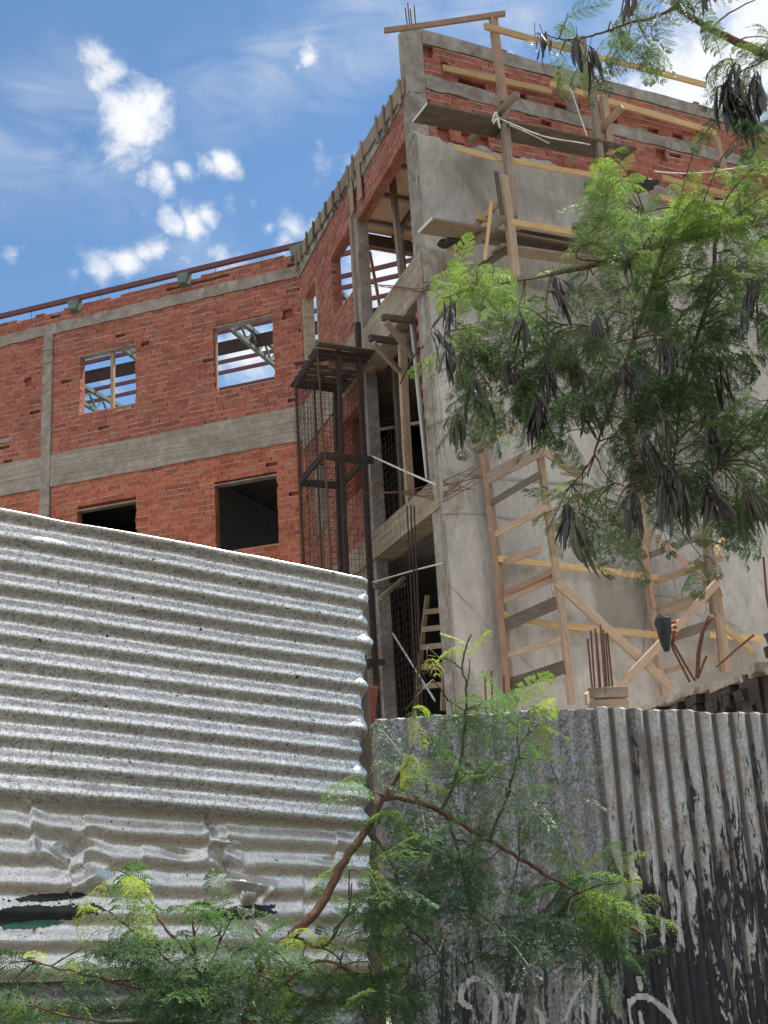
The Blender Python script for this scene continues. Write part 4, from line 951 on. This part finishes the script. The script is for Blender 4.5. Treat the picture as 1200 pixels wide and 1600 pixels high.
# ------------------------------------------------------------------ foliage
def leaf_template(npair, nl, droop, seed, curl=0.):
    r=np.random.default_rng(seed); V=[]; 
    def add(P): V.append(P)
    for i in range(npair):
        t=.18+.80*i/(npair-1); base=np.array([t,0,-droop*t*t]); pl=.40*math.sin(math.pi*(.25+.62*(i/(npair-1))))*(1+r.uniform(-.1,.1))
        for sg in (-1,1):
            ang=math.radians(72-34*t+r.uniform(-8,8))*sg; dz=r.uniform(.25,.7)+curl
            dirv=np.array([math.cos(ang),math.sin(ang),0]); perp=np.array([-math.sin(ang),math.cos(ang),0])
            pts=[base+dirv*pl*u*(1-.18*u)+np.array([0,0,-dz*pl*u*u]) for u in np.linspace(0,1,nl+1)]
            # stalk of the pinna
            for k in range(0,nl,3):
                a=pts[k]; b=pts[min(k+3,nl)]; w=perp*.0035; add([a-w,b-w,b+w,a+w])
            for k in range(1,nl+1):
                u=k/nl; ll=.064*(1-.35*abs(2*u-1)**2)
                for s2 in (-1,1):
                    lift=r.uniform(-.25,.35); ld=perp*s2*.86+dirv*.45+np.array([0,0,lift]); ld/=np.linalg.norm(ld); wd=dirv*.5+np.array([0,0,r.uniform(-.3,.3)]); wd=wd/np.linalg.norm(wd)*ll*.21
                    p=pts[k]; q=p+ld*ll; m=p+ld*ll*.5
                    add([p,m+wd,q,m-wd])
    for k in range(6):
        a=np.array([k/6,0,-droop*(k/6)**2]); b=np.array([(k+1)/6,0,-droop*((k+1)/6)**2]); w=np.array([0,.006,0]); add([a-w,b-w,b+w,a+w])
    return np.array(V)            # (n,4,3)
TEMPL=[leaf_template(np_,nl,dr,100+i,c) for i,(np_,nl,dr,c) in enumerate(((8,11,.22,0),(7,10,.40,.2),(9,11,.10,0),(6,11,.55,.3),(8,10,.30,.5),(7,11,.18,-.2)))]
class Foliage:
    def __init__(s): s.V=[]; s.T=[]; s.nodes=[]
    def leaf(s, base, d, up, L, tone):
        d=np.array(d)/np.linalg.norm(d); y=np.cross(up,d); y/=np.linalg.norm(y)+1e-9; z=np.cross(d,y)
        t=TEMPL[rng.integers(len(TEMPL))]; Q=t@np.stack([d,y,z])*L+np.array(base)
        s.V.append(Q.reshape(-1,3)); s.T.append(np.repeat(tone+rng.normal(0,.03,len(t)),4))
    def build(s,name,m,parent,label=None):
        V=np.concatenate(s.V); F=np.arange(len(V)).reshape(-1,4); o=build_np(name,V,F,m,parent,False,np.concatenate(s.T)); return o
def samples(branches):
    P=[]
    for pts,_ in branches:
        for i in range(len(pts)-1):
            n=max(2,int((Vector(pts[i+1])-Vector(pts[i])).length/.05))
            for k in range(n): P.append(np.array(Vector(pts[i]).lerp(Vector(pts[i+1]),k/n)))
    return np.array(P)
def foliate(fo, tw, branches, blobs_, Yf, L0, up_bias=.35, jit=.35, twr=.0028, dens_=1., droop=0.):
    bs=samples(branches)
    for (px,py,rx,ry,n,tone) in blobs_:
        n=int(n*dens_); Ls=L0*(.62 if tone>.8 else 1)
        ng=max(1,n//4)
        done=0
        for gi in range(ng):
            a=rng.uniform(0,2*math.pi); rr_=math.sqrt(rng.uniform(0,1)); X=px+rx*.9*rr_*math.cos(a); Yp=py+ry*.9*rr_*math.sin(a)
            Y=Yf(X,Yp)+rng.uniform(-jit,jit); node=np.array(at(X,Yp,Y))
            k=np.argmin(((bs-node)**2).sum(1)+rng.uniform(0,.02,len(bs))); b0=bs[k]; v=node-b0; dist=np.linalg.norm(v)
            bend=np.array([0,0,.10*dist]); mid=(b0+node)/2+bend+rng.normal(0,.02,3)
            if dist>.03: tw.tube([Vector(b0),Vector((b0*.5+mid*.5)+bend*.25),Vector(mid),Vector((mid+node)/2+bend*.2),Vector(node)],[twr*1.7,twr*1.4,twr*1.2,twr,twr*.7],4)
            m=n//ng+(1 if gi<n%ng else 0)
            vd=v/(dist+1e-6)
            for q in range(m):
                d=vd*.5+rng.normal(0,.75,3); d[2]=d[2]*.55+up_bias*rng.uniform(-.9,.8)+droop
                pos=node+ (b0-node)*rng.uniform(0,.35)*min(1,.25/(dist+.01)) + rng.normal(0,.012,3)
                up=np.array([0,0,1.])+rng.normal(0,.35,3)
                fo.leaf(pos, d, up, Ls*rng.uniform(.7,1.15), float(np.clip(tone+rng.normal(0,.10),0,1)))
def pods(px,py,n,L,Y,m,parent,splay=.35,lean=0):
    mb=MB(); c=at(px,py,Y); top=c+Vector((0,0,L*.45))
    for k in range(n):
        a=random.uniform(0,2*math.pi); sp=random.uniform(0,splay); d=Vector((math.cos(a)*sp+lean,math.sin(a)*sp,-1)).normalized(); l=L*random.uniform(.45,1.15); w=random.uniform(.007,.0105)
        side=d.cross(Vector((random.uniform(-1,1),random.uniform(-1,1),.1))).normalized(); nn_=d.cross(side).normalized()
        st=top+Vector((random.uniform(-.03,.03),random.uniform(-.03,.03),random.uniform(-.04,.03))); cur=random.uniform(-.22,.22); R_=[]
        for i in range(7):
            u=i/6; ww=w*(.16,.75,1,1.02,1,.8,.15)[i]; p=st+d*l*u+side*cur*l*math.sin(u*2.4)*.6; 
            base=len(mb.v)
            for (sx,sn) in ((-1,0),(0,.28),(1,0),(0,-.28)): mb.v.append(tuple(p+side*ww*sx+nn_*ww*sn))
            R_.append(base)
        for i in range(6):
            for j in range(4): mb.f.append((R_[i]+j,R_[i]+(j+1)%4,R_[i+1]+(j+1)%4,R_[i+1]+j))
        mb.f.append((R_[0]+3,R_[0]+2,R_[0]+1,R_[0])); mb.f.append(tuple(R_[6]+j for j in range(4)))
        mb.tube([st,top+Vector((0,0,.02))],.0014,3)
    mb.tube([top+Vector((0,0,.01)),top+Vector((random.uniform(-.02,.02),0,.08))],.002,4)
    return mb.build('pod_cluster',m,parent,smooth=False)
def branchset(lst, Yd=None):
    out_=[]
    for pts,r in lst: out_.append(([tuple(at(x,y,Y)) for x,y,Y in pts],r))
    return out_
def build_branches(tw, brs, n=8):
    for pts,r in brs:
        # smooth the run a little
        P=[Vector(p) for p in pts]; Q=[];R_=[]
        for i in range(len(P)-1):
            p0=P[max(i-1,0)];p1=P[i];p2=P[i+1];p3=P[min(i+2,len(P)-1)]
            for k in range(5):
                t=k/5; Q.append(.5*((2*p1)+(-p0+p2)*t+(2*p0-5*p1+4*p2-p3)*t*t+(-p0+3*p1-3*p2+p3)*t**3)+Vector((random.uniform(-1,1),random.uniform(-1,1),random.uniform(-1,1)))*.003)
                u=(i+t)/(len(P)-1); R_.append((r[0]*(1-u)+r[1]*u)*random.uniform(.92,1.08))
        Q.append(P[-1]); R_.append(r[1]); tw.tube(Q,R_,n)

# --- the tree with pods
TX,TY=3.3,6.0
TR=thing('pod_tree','feathery green tree with hanging dark seed pods reaching in from the right over the building','tree',(TX,TY,0))
tb=branchset([
 ([(1500,330,5.6),(1330,310,5.4),(1200,345,5.2),(1120,362,5.1),(1040,380,5.1),(960,406,5.0),(900,420,5.0),(860,430,5.0)],(.030,.011)),
 ([(860,430,5.0),(800,440,5.0),(740,452,5.0),(690,466,5.0)],(.007,.003)),
 ([(860,430,5.0),(853,470,4.95),(855,520,4.95),(850,600,4.9)],(.007,.003)),
 ([(960,406,5.0),(900,400,4.9),(940,340,4.9),(950,290,4.9)],(.006,.003)),
 ([(1120,362,5.1),(1060,325,5.1),(1010,330,5.1),(1000,325,5.1)],(.007,.003)),
 ([(1060,378,5.1),(1020,350,5.2),(1000,335,5.2)],(.005,.003)),
 ([(1040,380,5.1),(1010,470,5.1),(980,560,5.1),(950,650,5.0),(935,690,5.0),(918,745,5.0)],(.011,.004)),
 ([(930,710,5.0),(942,735,5.0),(960,755,5.0),(1000,765,5.0)],(.004,.0025)),
 ([(930,710,5.0),(905,745,5.0),(880,770,5.0)],(.004,.0025)),
 ([(1120,362,5.1),(1110,450,5.2),(1080,560,5.2),(1060,660,5.2),(1050,760,5.2)],(.012,.004)),
 ([(1330,310,5.4),(1260,480,5.3),(1200,640,5.3),(1165,695,5.3),(1110,740,5.2)],(.012,.003)),
 ([(1450,250,5.8),(1300,150,5.3),(1200,87,5.1),(1150,65,5.0),(1110,45,5.0),(1070,20,5.0),(1050,-5,5.0),(1040,-60,5.0)],(.026,.010)),
 ([(1060,10,5.0),(1020,28,5.0),(985,35,5.0),(950,48,5.0),(920,57,5.0),(885,62,5.0),(862,58,5.0),(850,52,5.0)],(.009,.0025)),
 ([(1110,45,5.0),(1140,20,5.0),(1180,0,5.0)],(.006,.003)),
 ([(1200,87,5.1),(1185,100,5.1),(1160,110,5.1),(1150,130,5.1)],(.006,.003)),
 ([(855,540,4.95),(820,560,4.95),(780,590,4.95),(745,610,4.95)],(.005,.0025)),
 ([(740,452,5.0),(720,460,5.0),(700,500,5.0),(690,540,5.0)],(.004,.0015))])
trunk=MB(); P3=Vector(at(1500,330,5.6)); P4=Vector(at(1450,250,5.8))
trunk.tube([(TX,TY,-.05),(TX+.03,TY-.02,.9),(TX-.05,TY,2.0),(TX-.02,TY-.03,3.0),(TX-.1,TY-.1,3.8)],[.13,.11,.10,.09,.07],12)
trunk.tube([(TX-.1,TY-.1,3.75),tuple((Vector((TX-.1,TY-.1,3.8))+P3)/2+Vector((.05,0,.08))),tuple(P3)],[.065,.045,.03],10)
trunk.tube([(TX-.1,TY-.1,3.75),tuple((Vector((TX-.1,TY-.1,3.8))+P4)/2+Vector((.12,0,.0))),tuple(P4)],[.06,.04,.026],10)
trunk.build('trunk',BARK,TR,smooth=True)
bm=MB(); build_branches(bm,tb); 
tw=MB(); fo=Foliage()
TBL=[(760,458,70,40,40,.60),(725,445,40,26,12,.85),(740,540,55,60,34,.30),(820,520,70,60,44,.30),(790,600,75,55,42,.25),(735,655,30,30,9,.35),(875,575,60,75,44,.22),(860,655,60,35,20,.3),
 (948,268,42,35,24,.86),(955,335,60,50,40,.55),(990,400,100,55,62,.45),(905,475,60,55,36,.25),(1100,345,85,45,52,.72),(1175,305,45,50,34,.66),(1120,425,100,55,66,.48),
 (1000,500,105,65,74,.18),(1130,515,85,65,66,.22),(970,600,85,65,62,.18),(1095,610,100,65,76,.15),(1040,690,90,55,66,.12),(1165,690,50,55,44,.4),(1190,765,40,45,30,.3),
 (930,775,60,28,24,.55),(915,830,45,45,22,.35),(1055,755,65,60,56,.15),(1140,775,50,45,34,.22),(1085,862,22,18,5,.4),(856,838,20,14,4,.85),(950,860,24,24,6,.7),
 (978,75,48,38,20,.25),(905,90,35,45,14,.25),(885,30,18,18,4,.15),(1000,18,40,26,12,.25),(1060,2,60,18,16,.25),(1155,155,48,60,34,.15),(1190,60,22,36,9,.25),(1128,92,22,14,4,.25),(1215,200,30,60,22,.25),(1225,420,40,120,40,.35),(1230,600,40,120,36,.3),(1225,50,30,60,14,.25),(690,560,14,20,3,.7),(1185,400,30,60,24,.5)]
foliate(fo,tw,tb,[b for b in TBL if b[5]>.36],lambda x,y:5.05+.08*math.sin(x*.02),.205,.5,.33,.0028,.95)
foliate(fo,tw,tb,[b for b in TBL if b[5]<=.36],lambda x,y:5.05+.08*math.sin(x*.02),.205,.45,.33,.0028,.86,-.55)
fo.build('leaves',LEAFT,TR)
bo=bm.build('branches',BARK,TR,smooth=True); tw.build('twigs',BARK,TR,smooth=True)
for (x,y,n,L,m,sp) in ((905,85,14,.17,POD,.35),(925,100,10,.17,POD,.3),(852,74,6,.10,POD,.3),(838,70,4,.09,POD,.3),(985,12,10,.13,POD,.3),(1065,2,9,.12,PODG,.4),(1108,-2,7,.10,POD,.4),(1135,165,22,.19,POD,.3),(1165,180,24,.22,POD,.25),(1150,130,16,.17,POD,.35),(1185,150,14,.20,POD,.2),
   (706,495,8,.15,POD,.6),(870,465,12,.17,POD,.25),(815,520,8,.16,POD,.3),(682,550,5,.14,POD,.3),(707,570,12,.17,PODG,.25),(745,625,11,.16,POD,.45),(716,672,11,.12,PODG,.3),(845,655,20,.16,POD,.5),(797,590,8,.12,POD,.3),(857,600,12,.15,POD,.35),(920,650,12,.12,POD,.5),(900,590,14,.14,PODG,.3),
   (937,520,8,.12,POD,.2),(975,410,9,.14,PODG,.2),(1180,470,12,.17,POD,.2),(980,600,10,.15,POD,.3),(1040,680,16,.17,PODG,.35),(1008,715,8,.14,POD,.2),(1118,700,14,.15,POD,.35),(1048,775,22,.22,POD,.25),(1070,790,14,.20,PODG,.3),(1115,790,16,.15,POD,.5),(992,800,10,.14,POD,.25),(890,820,12,.16,POD,.35),(902,850,14,.19,PODG,.15),(1170,795,16,.18,PODG,.35),(1045,560,10,.14,POD,.3),(1130,600,10,.15,POD,.3)):
    pods(x,y,int(n*1.3),L*1.05,4.78+random.uniform(-.14,.1),m,TR,sp*random.uniform(.9,1.7),random.uniform(-.25,.25))

# --- shrubs in front of the fences
SH=thing('feathery_shrub','feathery shrub with a thick red-brown stem leaning right across the fence joint','shrub',tuple(at(385,1640,3.35).xy)+(0,))
b0=at(388,1640,3.35)
sb_=branchset([
 ([(388,1640,3.35),(392,1570,3.35),(405,1505,3.35),(452,1466,3.38),(500,1415,3.42),(538,1345,3.46),(576,1292,3.5),(600,1245,3.52),(627,1203,3.55)],(.017,.008)),
 ([(600,1245,3.52),(625,1247,3.55),(660,1256,3.55),(700,1275,3.6),(760,1310,3.65),(810,1340,3.7),(850,1365,3.75),(910,1400,3.8),(960,1435,3.8),(1005,1462,3.8)],(.0095,.004)),
 ([(688,1272,3.6),(705,1235,3.6),(720,1190,3.6),(726,1130,3.6),(729,1075,3.6),(722,1045,3.6),(727,1015,3.6),(736,990,3.6)],(.0055,.0025)),
 ([(722,1045,3.6),(700,1030,3.6),(668,1024,3.6)],(.003,.0015)),([(729,1075,3.6),(733,1050,3.6),(735,1030,3.6)],(.0025,.0015)),([(727,1110,3.6),(710,1100,3.6),(690,1088,3.6)],(.0025,.0012)),
 ([(764,1312,3.65),(790,1250,3.65),(808,1190,3.65),(815,1160,3.65),(843,1130,3.65)],(.0055,.002)),([(812,1185,3.65),(808,1150,3.65),(810,1120,3.65)],(.003,.0015)),
 ([(812,1335,3.7),(811,1300,3.7),(812,1280,3.7)],(.003,.0015)),
 ([(900,1395,3.8),(950,1380,3.8),(1000,1375,3.8)],(.004,.002)),([(930,1415,3.8),(960,1470,3.8),(970,1540,3.8)],(.004,.002)),
 ([(572,1297,3.5),(600,1330,3.5),(620,1370,3.5),(640,1450,3.5)],(.006,.003)),
 ([(450,1455,3.38),(500,1480,3.4),(540,1430,3.45),(550,1380,3.45)],(.005,.002)),
 ([(392,1570,3.35),(440,1540,3.3),(500,1500,3.3),(560,1520,3.3)],(.007,.003)),
 ([(700,1275,3.6),(720,1350,3.6),(740,1420,3.6),(800,1460,3.6)],(.005,.002)),
 ([(640,1450,3.5),(680,1490,3.5),(700,1550,3.5)],(.004,.002))])
bm=MB(); build_branches(bm,[b for b in sb_ if b[1][0]>=.0065]); gm=MB(); build_branches(gm,[b for b in sb_ if b[1][0]<.0065],6); gm.build('green_stems',STEMG,SH,smooth=True); base=MB(); base.tube([(b0.x-.05,b0.y+.02,-.03),(b0.x-.03,b0.y,.5),tuple(b0)],[.03,.026,.021],10)
base.build('stem',BARKR,SH,smooth=True); bm.build('branches',BARKR,SH,smooth=True)
tw=MB(); fo=Foliage()
SBL=[(722,1008,28,22,5,.95),(655,1032,22,6,2,.98),(640,1098,35,16,4,.92),(738,1130,45,50,14,.35),(800,1108,40,36,13,.55),(835,1155,35,45,13,.85),(640,1166,30,10,3,.9),(655,1196,80,20,6,.42),(695,1212,40,10,3,.98),(780,1235,75,55,24,.42),(862,1240,35,55,10,.42),(600,1235,45,45,10,.45),
 (640,1300,65,55,20,.35),(560,1345,45,45,12,.5),(760,1335,85,45,26,.32),(860,1375,70,45,28,.45),(938,1385,45,32,18,.66),(960,1318,14,26,3,.95),(700,1425,115,60,48,.14),(850,1450,105,50,40,.18),(950,1475,45,60,20,.35),(600,1445,65,65,30,.38),(560,1560,75,50,30,.3),(650,1555,50,50,10,.2),
 (495,1480,60,25,12,.88),(450,1500,40,25,8,.8),(480,1565,70,45,24,.45),(985,1405,12,24,4,.65),(560,1470,50,25,8,.85),(780,1490,60,20,8,.2),(600,1400,30,30,8,.7),(930,1440,60,40,16,.25)]
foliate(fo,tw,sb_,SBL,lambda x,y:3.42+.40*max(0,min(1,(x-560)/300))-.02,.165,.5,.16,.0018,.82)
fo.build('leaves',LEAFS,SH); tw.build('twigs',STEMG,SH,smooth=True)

SH2=thing('feathery_shrub','low bushy feathery shrub in front of the left sheets, at the bottom left','shrub',tuple(at(350,1640,3.1).xy)+(0,))
b1=at(355,1640,3.15)
s2_=branchset([
 ([(355,1640,3.15),(335,1580,3.15),(312,1520,3.15),(305,1490,3.15),(302,1440,3.15)],(.008,.003)),
 ([(305,1500,3.15),(265,1460,3.15),(240,1420,3.15),(225,1390,3.15),(210,1368,3.15)],(.005,.002)),
 ([(285,1520,3.15),(240,1480,3.15),(195,1445,3.15),(170,1425,3.15)],(.004,.002)),
 ([(355,1640,3.15),(400,1560,3.15),(420,1500,3.2),(400,1450,3.2)],(.006,.003)),
 ([(340,1590,3.15),(260,1555,3.1),(160,1530,3.05),(80,1510,3.05),(30,1495,3.05)],(.005,.002)),
 ([(340,1600,3.15),(220,1600,3.1),(120,1590,3.05),(40,1570,3.0)],(.005,.002)),
 ([(312,1530,3.15),(340,1480,3.15),(345,1440,3.15)],(.003,.0015))])
bm=MB(); build_branches(bm,s2_,6); bm.build('branches',BARKR,SH2,smooth=True)
base=MB(); base.tube([(b1.x,b1.y,-.03),(b1.x+.03,b1.y,.5),tuple(b1)],[.014,.011,.008],8); base.build('stem',BARKR,SH2,smooth=True)
tw=MB(); fo=Foliage()
S2=[(240,1385,22,16,4,.9),(188,1370,18,8,2,.85),(155,1418,36,10,4,.88),(205,1435,45,22,9,.45),(300,1440,55,35,16,.35),(180,1500,65,45,22,.3),(280,1530,85,55,46,.25),(372,1500,55,45,22,.35),(350,1580,80,40,28,.22),(100,1560,60,40,14,.3),(38,1500,35,10,4,.95),(40,1560,50,45,10,.35),(128,1572,36,16,5,.9),(230,1592,60,30,16,.35),(330,1460,40,20,6,.45)]
foliate(fo,tw,s2_,S2,lambda x,y:3.12,.18,.5,.14,.0015,.72)
fo.build('leaves',LEAFS,SH2); tw.build('twigs',STEMG,SH2,smooth=True)
S.render.engine='CYCLES'
